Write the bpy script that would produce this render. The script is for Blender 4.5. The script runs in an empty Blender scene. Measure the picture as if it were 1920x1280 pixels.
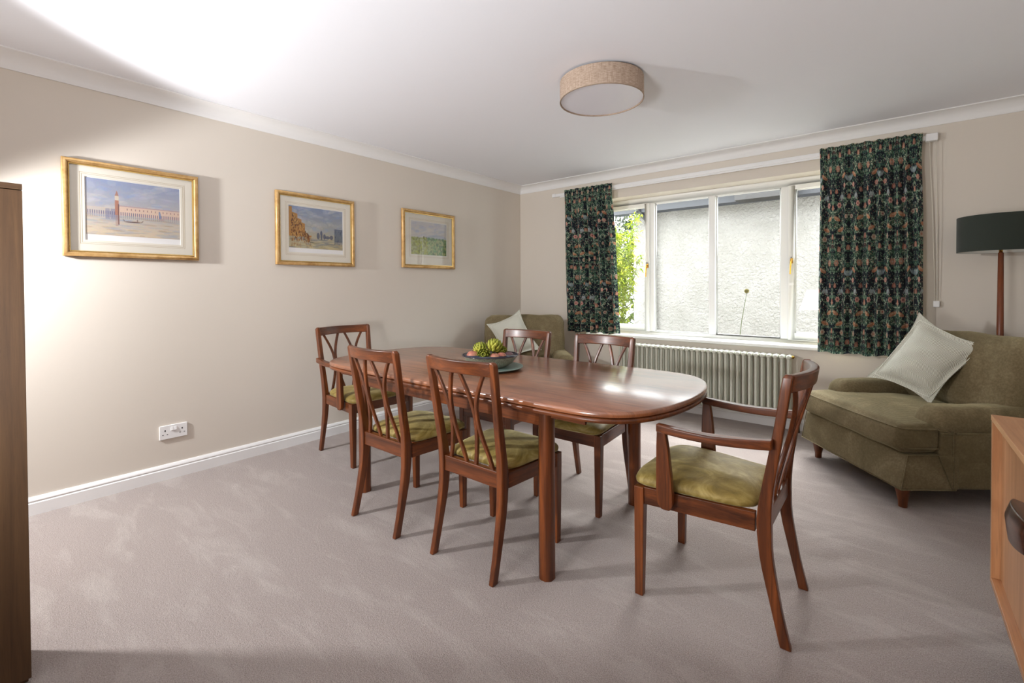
import bpy, bmesh, math, random
import numpy as np
from mathutils import Vector, Matrix, Euler
random.seed(7); RNG = np.random.default_rng(7)
S = bpy.context.scene
COL = S.collection
PI = math.pi

# ------------------------------------------------------------------ camera
CAM = Vector((3.523, -4.465, 1.190))
yaw, pitch, roll = math.radians(-39.346), math.radians(0.807), math.radians(0.280)
fw = Vector((math.sin(yaw)*math.cos(pitch), math.cos(yaw)*math.cos(pitch), -math.sin(pitch)))
rt = Vector((math.cos(yaw), -math.sin(yaw), 0)); dn = fw.cross(rt)
r2 = rt*math.cos(roll) + dn*math.sin(roll); d2 = -rt*math.sin(roll) + dn*math.cos(roll)
cd = bpy.data.cameras.new('camera'); cam = bpy.data.objects.new('camera', cd); COL.objects.link(cam)
m = Matrix((r2, -d2, -fw)).transposed().to_4x4(); m.translation = CAM
cam.matrix_world = m
cd.sensor_width = 36; cd.lens = 871.6/1920*36; cd.shift_y = -(640-551.4)/1920; cd.clip_start = 0.02
S.camera = cam
# ------------------------------------------------------------------ world, lights, exposure
W = bpy.data.worlds.new('World'); S.world = W; W.use_nodes = True
bg = W.node_tree.nodes['Background']; bg.inputs[0].default_value = (0.92, 0.97, 1.0, 1); bg.inputs[1].default_value = 16.0
def area(name, loc, target, size, energy, color=(1, 1, 1), spread=PI, sy=None):
    l = bpy.data.lights.new(name, 'AREA'); l.energy = energy; l.size = size; l.color = color; l.spread = spread
    if sy: l.shape = 'RECTANGLE'; l.size_y = sy
    o = bpy.data.objects.new(name, l); COL.objects.link(o); o.location = loc
    o.rotation_euler = (Vector(target)-Vector(loc)).to_track_quat('-Z', 'Y').to_euler(); return o
def spot(name, loc, target, energy, ang, blend, color=(1, 1, 1), size=.03):
    l = bpy.data.lights.new(name, 'SPOT'); l.energy = energy; l.spot_size = math.radians(ang); l.spot_blend = blend
    l.color = color; l.shadow_soft_size = size
    o = bpy.data.objects.new(name, l); COL.objects.link(o); o.location = loc
    o.rotation_euler = (Vector(target)-Vector(loc)).to_track_quat('-Z', 'Y').to_euler(); return o
sl = bpy.data.lights.new('hazy_sun', 'SUN'); sl.energy = 13.0; sl.angle = math.radians(34); sl.color = (1, .99, .97)
so_ = bpy.data.objects.new('hazy_sun', sl); COL.objects.link(so_); so_.location = (2, 6, 8)
so_.rotation_euler = Vector((.08, -.72, -.68)).to_track_quat('-Z', 'Y').to_euler()
# the photographer's flash, standing behind the tall cupboard at the left of the room
SP = Vector((0.38, -5.05, 1.64))
_d = [(Vector(q)-SP).normalized() for q in ((.678, -4.267, 2.4), (.416, -4.006, 2.4), (.108, -3.628, 2.4))]   # rim of the reflector's beam on the ceiling
_ax = (_d[0]-_d[1]).cross(_d[1]-_d[2]).normalized(); _ax = _ax if _ax.x > 0 else -_ax
spot('strobe', SP, SP+_ax, 212, 2*math.degrees(math.acos(_ax.dot(_d[1]))), .14, (.985, .99, 1), .06)
area('ceiling_fill', (2.5, -5.0, .95), (2.2, -3.6, 2.4), 0.5, 40, (.985, .99, 1))  # added unseen fill lamp, aimed up at the ceiling to lift the ambient light
S.view_settings.view_transform = 'Standard'; S.view_settings.look = 'None'
S.view_settings.exposure = 0.06; S.view_settings.gamma = 1.0; S.view_settings.use_curve_mapping = False
S.cycles.max_bounces = 10; S.cycles.diffuse_bounces = 6; S.cycles.transparent_max_bounces = 24
S.cycles.use_denoising = True; S.cycles.sample_clamp_indirect = 6.0
S.cycles.caustics_reflective = False; S.cycles.caustics_refractive = False

# ------------------------------------------------------------------ helpers
def lin(c):
    return tuple(((x/12.92) if x <= .04045 else ((x+.055)/1.055)**2.4) for x in [v/255 for v in c])
def mesh(name, V, F, mat=None, parent=None, smooth=False, loc=None):
    me = bpy.data.meshes.new(name)
    me.from_pydata([tuple(v) for v in V], [], [tuple(f) for f in F]); me.update()
    if smooth: me.polygons.foreach_set('use_smooth', [True]*len(me.polygons))
    o = bpy.data.objects.new(name, me); COL.objects.link(o)
    if mat: me.materials.append(mat)
    if parent: o.parent = parent
    if loc is not None: o.location = loc
    return o
def fix(o):
    bm = bmesh.new(); bm.from_mesh(o.data); bmesh.ops.remove_doubles(bm, verts=bm.verts, dist=1e-5)
    bmesh.ops.recalc_face_normals(bm, faces=bm.faces); bm.to_mesh(o.data); bm.free(); return o
def bevel(o, w, seg=2, ang=35):
    b = o.modifiers.new('bevel', 'BEVEL'); b.width = w; b.segments = seg; b.limit_method = 'ANGLE'; b.angle_limit = math.radians(ang)
    b.harden_normals = False
    o.data.polygons.foreach_set('use_smooth', [True]*len(o.data.polygons))
    n = o.modifiers.new('wn', 'WEIGHTED_NORMAL'); n.keep_sharp = True
    return o
class MB:
    def __init__(s): s.V = []; s.F = []
    def add(s, V, F):
        n = len(s.V); s.V += [tuple(v) for v in V]; s.F += [tuple(i+n for i in f) for f in F]; return s
    def box(s, a, b):
        x0, y0, z0 = a; x1, y1, z1 = b
        return s.add([(x0,y0,z0),(x1,y0,z0),(x1,y1,z0),(x0,y1,z0),(x0,y0,z1),(x1,y0,z1),(x1,y1,z1),(x0,y1,z1)],
                     [(0,3,2,1),(4,5,6,7),(0,1,5,4),(1,2,6,5),(2,3,7,6),(3,0,4,7)])
    def loft(s, rings, caps=True, closed=True):
        n = len(rings[0]); V = [v for r in rings for v in r]; F = []
        for i in range(len(rings)-1):
            for j in range(n if closed else n-1):
                k = (j+1) % n; F.append((i*n+j, i*n+k, (i+1)*n+k, (i+1)*n+j))
        if caps: F.append(tuple(range(n))[::-1]); F.append(tuple((len(rings)-1)*n+j for j in range(n)))
        return s.add(V, F)
    def tube(s, pts, r, n=10, caps=True):
        pts = [Vector(p) for p in pts]; rings = []
        rs = r if isinstance(r, (list, tuple)) else [r]*len(pts)
        t0 = (pts[1]-pts[0]).normalized(); u = t0.orthogonal().normalized()
        for i, p in enumerate(pts):
            t = (pts[min(i+1, len(pts)-1)]-pts[max(i-1, 0)]).normalized()
            u = (u-t*u.dot(t)).normalized(); w = t.cross(u)
            rings.append([p+(u*math.cos(2*PI*k/n)+w*math.sin(2*PI*k/n))*rs[i] for k in range(n)])
        return s.loft(rings, caps)
    def lathe(s, prof, n=32, c=(0, 0, 0)):
        rings = [[(c[0]+r*math.cos(2*PI*k/n), c[1]+r*math.sin(2*PI*k/n), c[2]+z) for k in range(n)] for r, z in prof]
        return s.loft(rings, True)
    def build(s, name, mat, parent=None, smooth=False, loc=None, bev=None, seg=2, doubles=False):
        o = mesh(name, s.V, s.F, mat, parent, smooth, loc)
        fix(o)
        if bev: bevel(o, bev, seg)
        return o
def autosmooth(o, ang=40):
    bm = bmesh.new(); bm.from_mesh(o.data)
    for e in bm.edges: e.smooth = not (len(e.link_faces) == 2 and e.calc_face_angle(0) > math.radians(ang))
    for f in bm.faces: f.smooth = True
    bm.to_mesh(o.data); bm.free(); return o
def rbox(size, r, n=10, fn=None, c=(0, 0, 0), puff=(0, 0, 0)):
    """rounded box as a fine grid; puff bulges each pair of faces; fn deforms points"""
    sx, sy, sz = [v/2 for v in size]; V = []; F = []; idx = {}
    def P(a, b, d):
        key = (round(a, 5), round(b, 5), round(d, 5))
        if key in idx: return idx[key]
        e = lambda t, s_: (t*(1+.0))*s_
        p = Vector((e(a, sx), e(b, sy), e(d, sz)))
        q = Vector((max(-(sx-r), min(sx-r, p.x)), max(-(sy-r), min(sy-r, p.y)), max(-(sz-r), min(sz-r, p.z))))
        dd = p-q
        if dd.length > 1e-9: p = q+dd.normalized()*r if sum(abs(v) > 1e-9 for v in dd) > 1 else q+dd.normalized()*r
        ca, cb, cz = math.cos(a*PI/2), math.cos(b*PI/2), math.cos(d*PI/2)
        ca, cb, cz = [max(0, v)**.6 for v in (ca, cb, cz)]
        p.x += puff[0]*a*cb*cz; p.y += puff[1]*b*ca*cz; p.z += puff[2]*d*ca*cb
        p += Vector(c)
        if fn: p = fn(p, a, b, d)
        idx[key] = len(V); V.append(p); return idx[key]
    def warp(t, s_):   # spend grid lines in the rounded zone
        return t
    ts = []
    for s_ in (sx, sy, sz):
        k = max(3, min(6, n//2)); lo = [-1+(r/s_)*(1-math.cos(PI/2*i/k)) if False else -1+(r/s_)*i/k for i in range(k)]
        mid = np.linspace(-1+r/s_, 1-r/s_, n) if r < s_*.999 else [0.0]
        hi = [-v for v in lo[::-1]]; ts.append(list(lo)+list(mid)+hi)
    for ax in range(3):
        o = [i for i in range(3) if i != ax]; A, B = ts[o[0]], ts[o[1]]
        for sgn in (-1, 1):
            for i in range(len(A)-1):
                for j in range(len(B)-1):
                    q = []
                    for (ii, jj) in ((i, j), (i+1, j), (i+1, j+1), (i, j+1)):
                        t = [0, 0, 0]; t[ax] = sgn; t[o[0]] = A[ii]; t[o[1]] = B[jj]; q.append(P(*t))
                    if len(set(q)) < 3: continue
                    F.append(q)
    return V, F
def empty(name, loc, rz=0, **kw):
    o = bpy.data.objects.new(name, None); COL.objects.link(o); o.location = loc; o.rotation_euler = (0, 0, rz)
    o.empty_display_size = .1
    return tag(o, **kw)
def tag(o, label=None, cat=None, group=None, kind=None):
    if label: o['label'] = label
    if cat: o['category'] = cat
    if group: o['group'] = group
    if kind: o['kind'] = kind
    return o
def dup(root, loc, rz, label):
    r = root.copy(); COL.objects.link(r); r.location = loc; r.rotation_euler = (0, 0, rz); r['label'] = label
    for ch in list(root.children):
        c = ch.copy(); COL.objects.link(c); c.parent = r
        for g in list(ch.children):
            d = g.copy(); COL.objects.link(d); d.parent = c
    return r

# ------------------------------------------------------------------ materials
class NT:
    def __init__(s, name):
        s.m = bpy.data.materials.new(name); s.m.use_nodes = True; s.t = s.m.node_tree; s.n = s.t.nodes; s.l = s.t.links
        s.b = s.n['Principled BSDF']; s.out = s.n['Material Output']
    def node(s, typ, ins=None, **kw):
        x = s.n.new(typ)
        for k, v in kw.items(): setattr(x, k, v)
        for k, v in (ins or {}).items():
            if hasattr(v, 'is_output') or isinstance(v, bpy.types.NodeSocket): s.l.new(v, x.inputs[k])
            else: x.inputs[k].default_value = v
        return x
    def ramp(s, fac, stops, interp='LINEAR'):
        x = s.n.new('ShaderNodeValToRGB'); x.color_ramp.interpolation = interp; e = x.color_ramp.elements
        while len(e) < len(stops): e.new(.5)
        for i, (p, c) in enumerate(stops): e[i].position = p; e[i].color = (*c, 1) if len(c) == 3 else c
        s.l.new(fac, x.inputs[0]); return x.outputs[0]
    def coord(s, kind='Object', scale=(1, 1, 1), rot=(0, 0, 0), loc=(0, 0, 0)):
        t = s.n.new('ShaderNodeTexCoord')
        return s.node('ShaderNodeMapping', {'Vector': t.outputs[kind], 'Scale': scale, 'Rotation': rot, 'Location': loc}).outputs[0]
    def noise(s, vec, scale=5, detail=4, rough=.5, dist=0):
        return s.node('ShaderNodeTexNoise', {'Vector': vec, 'Scale': scale, 'Detail': detail, 'Roughness': rough, 'Distortion': dist}).outputs['Fac']
    def mix(s, a, b, fac, mode='MIX'):
        x = s.n.new('ShaderNodeMix'); x.data_type = 'RGBA'; x.blend_type = mode
        for k, v in ((0, fac), (6, a), (7, b)):
            if isinstance(v, bpy.types.NodeSocket): s.l.new(v, x.inputs[k])
            else: x.inputs[k].default_value = v if k == 0 else ((*v, 1) if len(v) == 3 else v)
        return x.outputs[2]
    def bump(s, h, strength=.3, dist=.01, normal=None):
        x = s.node('ShaderNodeBump', {'Strength': strength, 'Distance': dist, 'Height': h})
        if normal: s.l.new(normal, x.inputs['Normal'])
        s.l.new(x.outputs[0], s.b.inputs['Normal']); return x.outputs[0]
    def set(s, **kw):
        for k, v in kw.items():
            k = k.replace('_', ' ')
            if isinstance(v, bpy.types.NodeSocket): s.l.new(v, s.b.inputs[k])
            else: s.b.inputs[k].default_value = (*v, 1) if isinstance(v, tuple) and len(v) == 3 else v
        return s.m
def flat(name, rgb, rough=.5, metal=0, spec=.5, **kw):
    t = NT(name); return t.set(Base_Color=lin(rgb), Roughness=rough, Metallic=metal, Specular_IOR_Level=spec, **kw)

def painted(name, rgb, rough=.6, amt=.03, bump=.05, scale=60):
    t = NT(name); v = t.coord('Object')
    n = t.noise(v, 1.3, 3); c = lin(rgb)
    col = t.mix(tuple(x*(1-amt) for x in c), tuple(min(1, x*(1+amt)) for x in c), n)
    t.bump(t.noise(v, scale, 3), bump, .002)
    return t.set(Base_Color=col, Roughness=rough)
M = {}
M['wall'] = painted('wall_paint', (216, 208, 197), .85, .02, .06, 180)
M['ceiling'] = painted('ceiling_paint', (236, 238, 244), .9, .01, .04, 150)
M['trim'] = painted('white_gloss_trim', (238, 238, 238), .35, .01, .02, 60)
M['coving'] = painted('coving_paint', (234, 234, 234), .7, .01, .02, 60)
M['frame'] = painted('white_window_paint', (238, 239, 236), .3, .01, .02, 80)
def carpet():
    t = NT('carpet'); v = t.coord('Object')
    fine = t.noise(v, 300, 2, .7); mid = t.noise(v, 95, 4, .6)
    big = t.noise(t.coord('Object', (1.0, 3.4, 1), (0, 0, .75)), 2.4, 7, .62, .5)
    a = t.ramp(fine, [(.3, lin((124, 111, 105))), (.7, lin((198, 185, 180)))])
    b = t.mix(a, lin((206, 198, 192)), t.ramp(big, [(.50, (0, 0, 0)), (.66, (.34, .34, .34))]))
    c = t.mix(b, lin((140, 128, 120)), t.ramp(mid, [(.35, (.22, .22, .22)), (.6, (0, 0, 0))]))
    h = t.node('ShaderNodeMath', {0: fine, 1: mid}, operation='ADD').outputs[0]
    t.bump(h, .9, .006)
    return t.set(Base_Color=c, Roughness=.95, Sheen_Weight=.25, Sheen_Roughness=.5, Specular_IOR_Level=.15)
M['carpet'] = carpet()
def wood(name, axis='z', light=(136, 72, 31), dark=(62, 29, 12), rough=.33, scale=1.0, coat=.10, streak=1.0, loc=(0,0,0)):
    t = NT(name); st = {'x': (1, 22, 22), 'y': (22, 1, 22), 'z': (22, 22, 1)}[axis]
    st = tuple(s_*scale for s_ in st)
    v = t.coord('Object', st, loc=loc)
    g1 = t.noise(v, 1.6, 5, .6, .6); st2 = tuple(5*s_ for s_ in st)
    g2 = t.noise(t.coord('Object', st2), 2.5, 3, .6)
    col = t.ramp(g1, [(.28, lin(dark)), (.5, lin(tuple((a+b)/2 for a, b in zip(light, dark)))), (.72, lin(light))])
    col = t.mix(col, lin(tuple(x*.55 for x in dark)), t.ramp(g2, [(.5, (0, 0, 0)), (.75, (.45*streak,)*3)]))
    t.bump(g2, .08, .001)
    return t.set(Base_Color=col, Roughness=rough, Coat_Weight=coat, Coat_Roughness=.18)
for ax in 'xyz':
    M['teak_'+ax] = wood('teak_grain_'+ax, ax)
    M['oak_'+ax] = wood('oak_grain_'+ax, ax, (98, 70, 42), (74, 50, 28), .55, 1.4, 0, .5)
    M['side_'+ax] = wood('sideboard_teak_'+ax, ax, (206, 154, 110), (176, 122, 80), .38, .9, .15, .5)
def tabletop():
    t = NT('table_veneer')
    a = t.noise(t.coord('Object', (.9, 7, 1), (0, 0, .10), (.3, .7, 0)), 1.7, 5, .55, 1.6)
    g = t.noise(t.coord('Object', (4, 170, 1), (0, 0, .04)), 1.3, 5, .65, .3)
    fig = t.node('ShaderNodeMath', {0: t.node('ShaderNodeMath', {0: a, 1: 46.0}, operation='MULTIPLY').outputs[0]}, operation='SINE').outputs[0]
    col = t.ramp(a, [(.30, lin((118, 66, 36))), (.5, lin((148, 88, 52))), (.7, lin((166, 102, 63)))])
    col = t.mix(col, lin((92, 47, 25)), t.ramp(fig, [(.0, (0, 0, 0)), (.55, (0, 0, 0)), (1, (.30, .30, .30))]))
    col = t.mix(col, lin((84, 42, 22)), t.ramp(g, [(.45, (0, 0, 0)), (.75, (.42, .42, .42))]))
    t.bump(g, .03, .0004)
    return t.set(Base_Color=col, Roughness=.35, Coat_Weight=1.0, Coat_IOR=1.8, Coat_Roughness=.22)
M['table'] = tabletop()
M['dark_wood'] = wood('dark_carved_handle_wood', 'y', (92, 50, 28), (54, 28, 16), .3)
def velvet(name, base, hi, lo, sheen=.7):
    t = NT(name); v = t.coord('Object')
    big = t.noise(v, 7, 5, .65, 1.6); fine = t.noise(v, 260, 2)
    col = t.ramp(big, [(.3, lin(lo)), (.5, lin(base)), (.68, lin(hi))])
    t.bump(t.noise(v, 30, 4, .6, .5), .25, .006)
    return t.set(Base_Color=col, Roughness=.6, Sheen_Weight=sheen, Sheen_Roughness=.35, Sheen_Tint=(*lin((225, 216, 170)), 1))
M['seat'] = velvet('olive_gold_velvet', (140, 119, 56), (178, 158, 96), (100, 82, 34))
M['sofa'] = None
def sofa_mat():
    t = NT('sofa_chenille'); v = t.coord('Object')
    big = t.noise(v, 3.2, 5, .6, .8)
    st = t.noise(t.coord('Object', (1, 1, 1)), 90, 3, .7)
    wx = t.node('ShaderNodeTexWave', {'Vector': v, 'Scale': 110, 'Distortion': 2.0, 'Detail': 2}, bands_direction='Z').outputs['Fac']
    col = t.ramp(big, [(.32, lin((100, 88, 63))), (.52, lin((121, 107, 80))), (.7, lin((145, 131, 102)))])
    col = t.mix(col, lin((70, 62, 38)), t.ramp(st, [(.42, (.35, .35, .35)), (.62, (0, 0, 0))]))
    t.bump(t.node('ShaderNodeMath', {0: st, 1: wx}, operation='ADD').outputs[0], .3, .002)
    return t.set(Base_Color=col, Roughness=.9, Sheen_Weight=.35, Sheen_Roughness=.4, Sheen_Tint=(*lin((210, 200, 160)), 1), Specular_IOR_Level=.2)
M['sofa'] = sofa_mat()
def herring():
    t = NT('herringbone_weave'); tc = t.n.new('ShaderNodeTexCoord'); sep = t.node('ShaderNodeSeparateXYZ', {0: tc.outputs['UV']})
    def mth(op, a, b=0.0): return t.node('ShaderNodeMath', {0: a, 1: b}, operation=op).outputs[0]
    zz = mth('PINGPONG', mth('MULTIPLY', sep.outputs[0], 11.0), 1.0)
    ph = mth('ADD', mth('MULTIPLY', sep.outputs[1], 62.0), mth('MULTIPLY', zz, 2.6))
    s_ = mth('FRACT', ph)
    st = t.ramp(s_, [(.35, (1, 1, 1)), (.5, (0, 0, 0)), (.62, (0, 0, 0)), (.9, (1, 1, 1))])
    col = t.mix(lin((122, 118, 94)), lin((226, 226, 214)), st)
    t.bump(st, .5, .003)
    return t.set(Base_Color=col, Roughness=.9, Sheen_Weight=.15)
M['herring'] = herring()
M['brass'] = flat('polished_brass', (190, 150, 70), .22, 1)
M['chrome'] = flat('dull_metal', (150, 150, 150), .3, 1)
M['rad'] = painted('radiator_enamel', (206, 208, 194), .35, .01, .02, 80)
M['pipe'] = flat('dark_pipe', (70, 62, 55), .4, .6)
M['white'] = flat('white_plastic', (236, 236, 236), .35)
M['black'] = flat('black_hole', (8, 8, 8), .6)
M['plaster'] = M['wall']
def glass(name, tint=(1, 1, 1), ior=1.5):
    m_ = bpy.data.materials.new(name); m_.use_nodes = True; n = m_.node_tree.nodes; l = m_.node_tree.links; n.clear()
    o = n.new('ShaderNodeOutputMaterial'); tr = n.new('ShaderNodeBsdfTransparent'); g = n.new('ShaderNodeBsdfGlossy'); mx = n.new('ShaderNodeMixShader')
    lw = n.new('ShaderNodeFresnel'); geo = n.new('ShaderNodeNewGeometry'); mr = n.new('ShaderNodeMapRange'); mr.inputs['To Min'].default_value = ior; mr.inputs['To Max'].default_value = 1/ior
    l.new(geo.outputs['Backfacing'], mr.inputs['Value']); l.new(mr.outputs[0], lw.inputs[0])
    tr.inputs[0].default_value = (*tint, 1); g.inputs['Roughness'].default_value = .0
    l.new(lw.outputs[0], mx.inputs[0]); l.new(tr.outputs[0], mx.inputs[1]); l.new(g.outputs[0], mx.inputs[2]); l.new(mx.outputs[0], o.inputs[0])
    return m_
M['glass'] = glass('clear_glass', (.985, .99, .985), 1.35)
M['pglass'] = glass('matt_picture_glass', (1, 1, 1), 1.25); M['pglass2'] = glass('picture_glass', (1, 1, 1), 1.5)
def linen():
    t = NT('linen_drum'); tc = t.n.new('ShaderNodeTexCoord')
    a = t.node('ShaderNodeMapping', {'Vector': tc.outputs['UV'], 'Scale': (60, 260, 1)}).outputs[0]
    b = t.node('ShaderNodeMapping', {'Vector': tc.outputs['UV'], 'Scale': (900, 14, 1)}).outputs[0]
    n1 = t.noise(a, 1, 3, .6); n2 = t.noise(b, 1, 3, .6)
    f = t.node('ShaderNodeMath', {0: n1, 1: n2}, operation='ADD').outputs[0]
    f = t.node('ShaderNodeMath', {0: f, 1: .5}, operation='MULTIPLY').outputs[0]
    col = t.ramp(f, [(.38, lin((146, 124, 106))), (.52, lin((184, 163, 145))), (.66, lin((206, 189, 174)))])
    t.bump(f, .3, .002)
    return t.set(Base_Color=col, Roughness=.9)
M['linen'] = linen()
M['diffuser'] = flat('white_diffuser', (226, 226, 234), .45)
def gold(name='gilt_frame'):
    t = NT(name); v = t.coord('Object')
    col = t.ramp(t.noise(v, 18, 5, .65), [(.3, lin((176, 136, 82))), (.5, lin((206, 166, 108))), (.7, lin((224, 190, 136)))])
    t.bump(t.noise(v, 60, 3), .1, .001)
    return t.set(Base_Color=col, Roughness=.4, Metallic=.6)
M['gold'] = gold(); M['gilt'] = flat('bright_gilt_lip', (232, 196, 120), .25, .9)
M['mat'] = flat('cream_mount_board', (232, 227, 214), .9, spec=.1)
M['matline'] = flat('mount_ruled_line', (192, 176, 148), .9, spec=.1)
M['paper'] = flat('print_paper', (238, 238, 238), .9, spec=.1)
def vcol(name, rough=.8, sheen=0, trans=0, **kw):
    t = NT(name); a = t.node('ShaderNodeVertexColor'); a.layer_name = 'Col'
    t.set(Base_Color=a.outputs[0], Roughness=rough, Sheen_Weight=sheen, Specular_IOR_Level=.25)
    if trans:
        tr = t.node('ShaderNodeBsdfTranslucent', {'Color': a.outputs[0]}); mx = t.node('ShaderNodeMixShader', {0: trans})
        t.l.new(t.b.outputs[0], mx.inputs[1]); t.l.new(tr.outputs[0], mx.inputs[2]); t.l.new(mx.outputs[0], t.out.inputs[0])
    return t.m
M['curtain'] = vcol('printed_curtain_cloth', .85, .1, .22)
M['print'] = vcol('watercolour_print', .9)
def leafmat(name, a, b, trans=.35):
    t = NT(name); v = t.coord('Object'); col = t.ramp(t.noise(v, 9, 3), [(.35, lin(a)), (.65, lin(b))])
    t.set(Base_Color=col, Roughness=.5)
    tr = t.node('ShaderNodeBsdfTranslucent', {'Color': col}); mx = t.node('ShaderNodeMixShader', {0: trans})
    t.l.new(t.b.outputs[0], mx.inputs[1]); t.l.new(tr.outputs[0], mx.inputs[2]); t.l.new(mx.outputs[0], t.out.inputs[0])
    return t.m
def roughcast():
    t = NT('roughcast_render'); v = t.coord('Object')
    n = t.noise(v, 26, 5, .6, .4); n2 = t.noise(v, 3, 3)
    col = t.ramp(n2, [(.3, lin((119, 117, 112))), (.7, lin((129, 127, 123)))])
    col = t.mix(col, lin((196, 186, 165)), t.ramp(t.node('ShaderNodeMath', {0: n, 1: -1.0}, operation='MULTIPLY').outputs[0], [(0, (0, 0, 0)), (1, (0, 0, 0))]))
    t.bump(n, 1.0, .05)
    return t.set(Base_Color=col, Roughness=.95, Specular_IOR_Level=.1)
M['roughcast'] = roughcast()
M['fascia'] = flat('dark_grey_fascia', (26, 28, 33), .6)
M['gutter'] = flat('black_plastic_gutter', (16, 17, 20), .5)
M['roof'] = flat('grey_slate', (88, 88, 92), .7)

# ------------------------------------------------------------------ room shell
RX, RY, H = 4.35, -5.9, 2.4
WX0, WX1, WZ0, WZ1 = .96, 3.42, 0.668, 2.121
TK = .27
def struct(o): o['kind'] = 'structure'; return o
struct(MB().box((-.1, RY-.1, -.12), (RX+.1, .27, 0)).build('floor', M['carpet']))
struct(MB().box((-.3, RY-.3, H), (RX+.3, .27, H+.2)).build('ceiling', M['ceiling']))
struct(MB().box((-.3, RY-.3, -.12), (0, .27, H)).build('wall_left', M['wall']))
struct(MB().box((RX, RY-.3, -.12), (RX+.3, .27, H)).build('wall_right', M['wall']))
struct(MB().box((0, RY-.3, -.12), (RX, RY, H)).build('wall_near', M['wall']))
wf = MB()
wf.box((0, 0, -.12), (WX0, TK, H)); wf.box((WX1, 0, -.12), (RX, TK, H))
wf.box((WX0, 0, -.12), (WX1, TK, WZ0)); wf.box((WX0, 0, WZ1), (WX1, TK, H))
struct(wf.build('wall_far', M['wall']))
# coving: concave quarter section swept round the room, mitred corners
def cove_prof(n=7):
    h, p = .077, .112
    P = [(0.0, -h), (.008, -h), (.010, -h+.006)]
    for i in range(n+1):
        a = i/n*PI/2
        P.append((p-.012-(p-.024)*math.cos(a) if False else .012+(p-.026)*(1-math.cos(a)), -h+.010+(h-.018)*math.sin(a)))
    P += [(p-.006, -.008), (p, -.006), (p, 0.0), (0, 0)]
    return P
def sweep_room(prof, z, name, mat, sides=None):
    """prof (inset, dz) ; closed loop round the room walls, one object per wall"""
    cs = [(0, 0, 1, -1), (RX, 0, -1, -1), (RX, RY, -1, 1), (0, RY, 1, 1)]
    out = []
    for i, nm in zip(range(4), name):
        a, b = cs[i], cs[(i+1) % 4]
        rings = [[(c[0]+c[2]*p[0], c[1]+c[3]*p[0], z+p[1]) for p in prof] for c in (a, b)]
        o = MB().loft(rings).build(nm, mat); autosmooth(o, 30); out.append(struct(o))
    return out
sweep_room(cove_prof(), H, ['trim_1', 'trim_2', 'trim_3', 'trim_4'], M['coving'])
bp = [(0, 0), (.019, 0), (.019, .062), (.0165, .066), (.0135, .068), (.0135, .072), (.017, .075), (.0165, .080), (.012, .0875), (.008, .0935), (0, .094)]
sweep_room(bp, 0, ['baseboard_far', 'baseboard_right', 'baseboard_near', 'baseboard_left'], M['trim'])

# ------------------------------------------------------------------ window
win = empty('window_1', (0, 0, 0), kind='structure')
FY0, FY1 = .185, .255          # frame front and back
def wpart(name, boxes, mat=None, bev=.004):
    mb = MB()
    for a, b in boxes: mb.box(a, b)
    return mb.build(name, mat or M['frame'], win, bev=bev)
gz0, gz1 = .730, 2.055
wpart('window_frame', [((WX0, FY0, gz1), (WX1, FY1, WZ1)), ((WX0, FY0, WZ0), (WX1, FY1, gz0)), ((WX0, FY0, gz0), (WX0+.045, FY1, gz1)), ((WX1-.045, FY0, gz0), (WX1, FY1, gz1))])
for x0, x1 in ((1.567, 1.612), (2.155, 2.212), (2.760, 2.816)):
    wpart('mullion', [((x0, FY0, gz0), (x1, FY1, gz1))])
def casement(x0, x1):
    y0, y1, w = FY0-.015, FY0+.045, .050
    b = [((x0, y0, gz0-.004), (x0+w, y1, gz1+.004)), ((x1-w, y0, gz0-.004), (x1, y1, gz1+.004)),
         ((x0+w, y0, gz0-.004), (x1-w, y1, gz0+.058)), ((x0+w, y0, gz1-.032), (x1-w, y1, gz1+.004))]
    return wpart('casement', b)
c1 = casement(WX0+.045, 1.567); c2 = casement(2.816, WX1-.045)
def beadring(x0, x1, z0, z1, y, w=.012, d=.012):
    return wpart('glazing_bead', [((x0, y, z0), (x0+w, y+d, z1)), ((x1-w, y, z0), (x1, y+d, z1)), ((x0+w, y, z0), (x1-w, y+d, z0+w)), ((x0+w, y, z1-w), (x1-w, y+d, z1))], bev=.003)
panes = [(WX0+.09, 1.520, gz0+.054, gz1-.028, FY0+.02), (1.612, 2.155, gz0, gz1, FY0+.035), (2.212, 2.76, gz0, gz1, FY0+.035), (2.864, WX1-.09, gz0+.054, gz1-.028, FY0+.02)]
for (x0, x1, z0, z1, y) in panes:
    beadring(x0, x1, z0, z1, y-.008)
    MB().box((x0-.003, y, z0-.003), (x1+.003, y+.004, z1+.003)).build('pane', M['glass'], win)
# window board
struct_s = wpart('window_sill', [((WX0-.03, -.035, WZ0+.002), (WX1+.03, .0, WZ0+.03)), ((WX0, 0, WZ0), (WX1, FY0+.01, WZ0+.03))], bev=.006)
def handle(x, z):
    y = FY0-.018
    h = MB(); h.box((x-.010, y-.006, z-.022), (x+.010, y+.004, z+.022))
    h.tube([(x, y-.004, z), (x, y-.030, z)], .007, 10)
    h.tube([(x, y-.030, z+.010), (x, y-.034, z-.01), (x-.004, y-.032, z-.06), (x-.006, y-.030, z-.115)], [.008, .008, .006, .0065], 10)
    o = h.build('window_handle', M['brass'], win, bev=.002); o['label'] = 'brass lever handle'
    k = MB().tube([(x, y-.028, z+.028), (x, y-.004, z+.03)], .005, 8).build('key_lock', M['pipe'], o)
handle(1.548, 1.41); handle(2.845, 1.41)
MB().box((2.828, FY0-.024, 1.20), (2.860, FY0-.014, 1.222)).build('window_restrictor', M['frame'], win, bev=.002)

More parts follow.
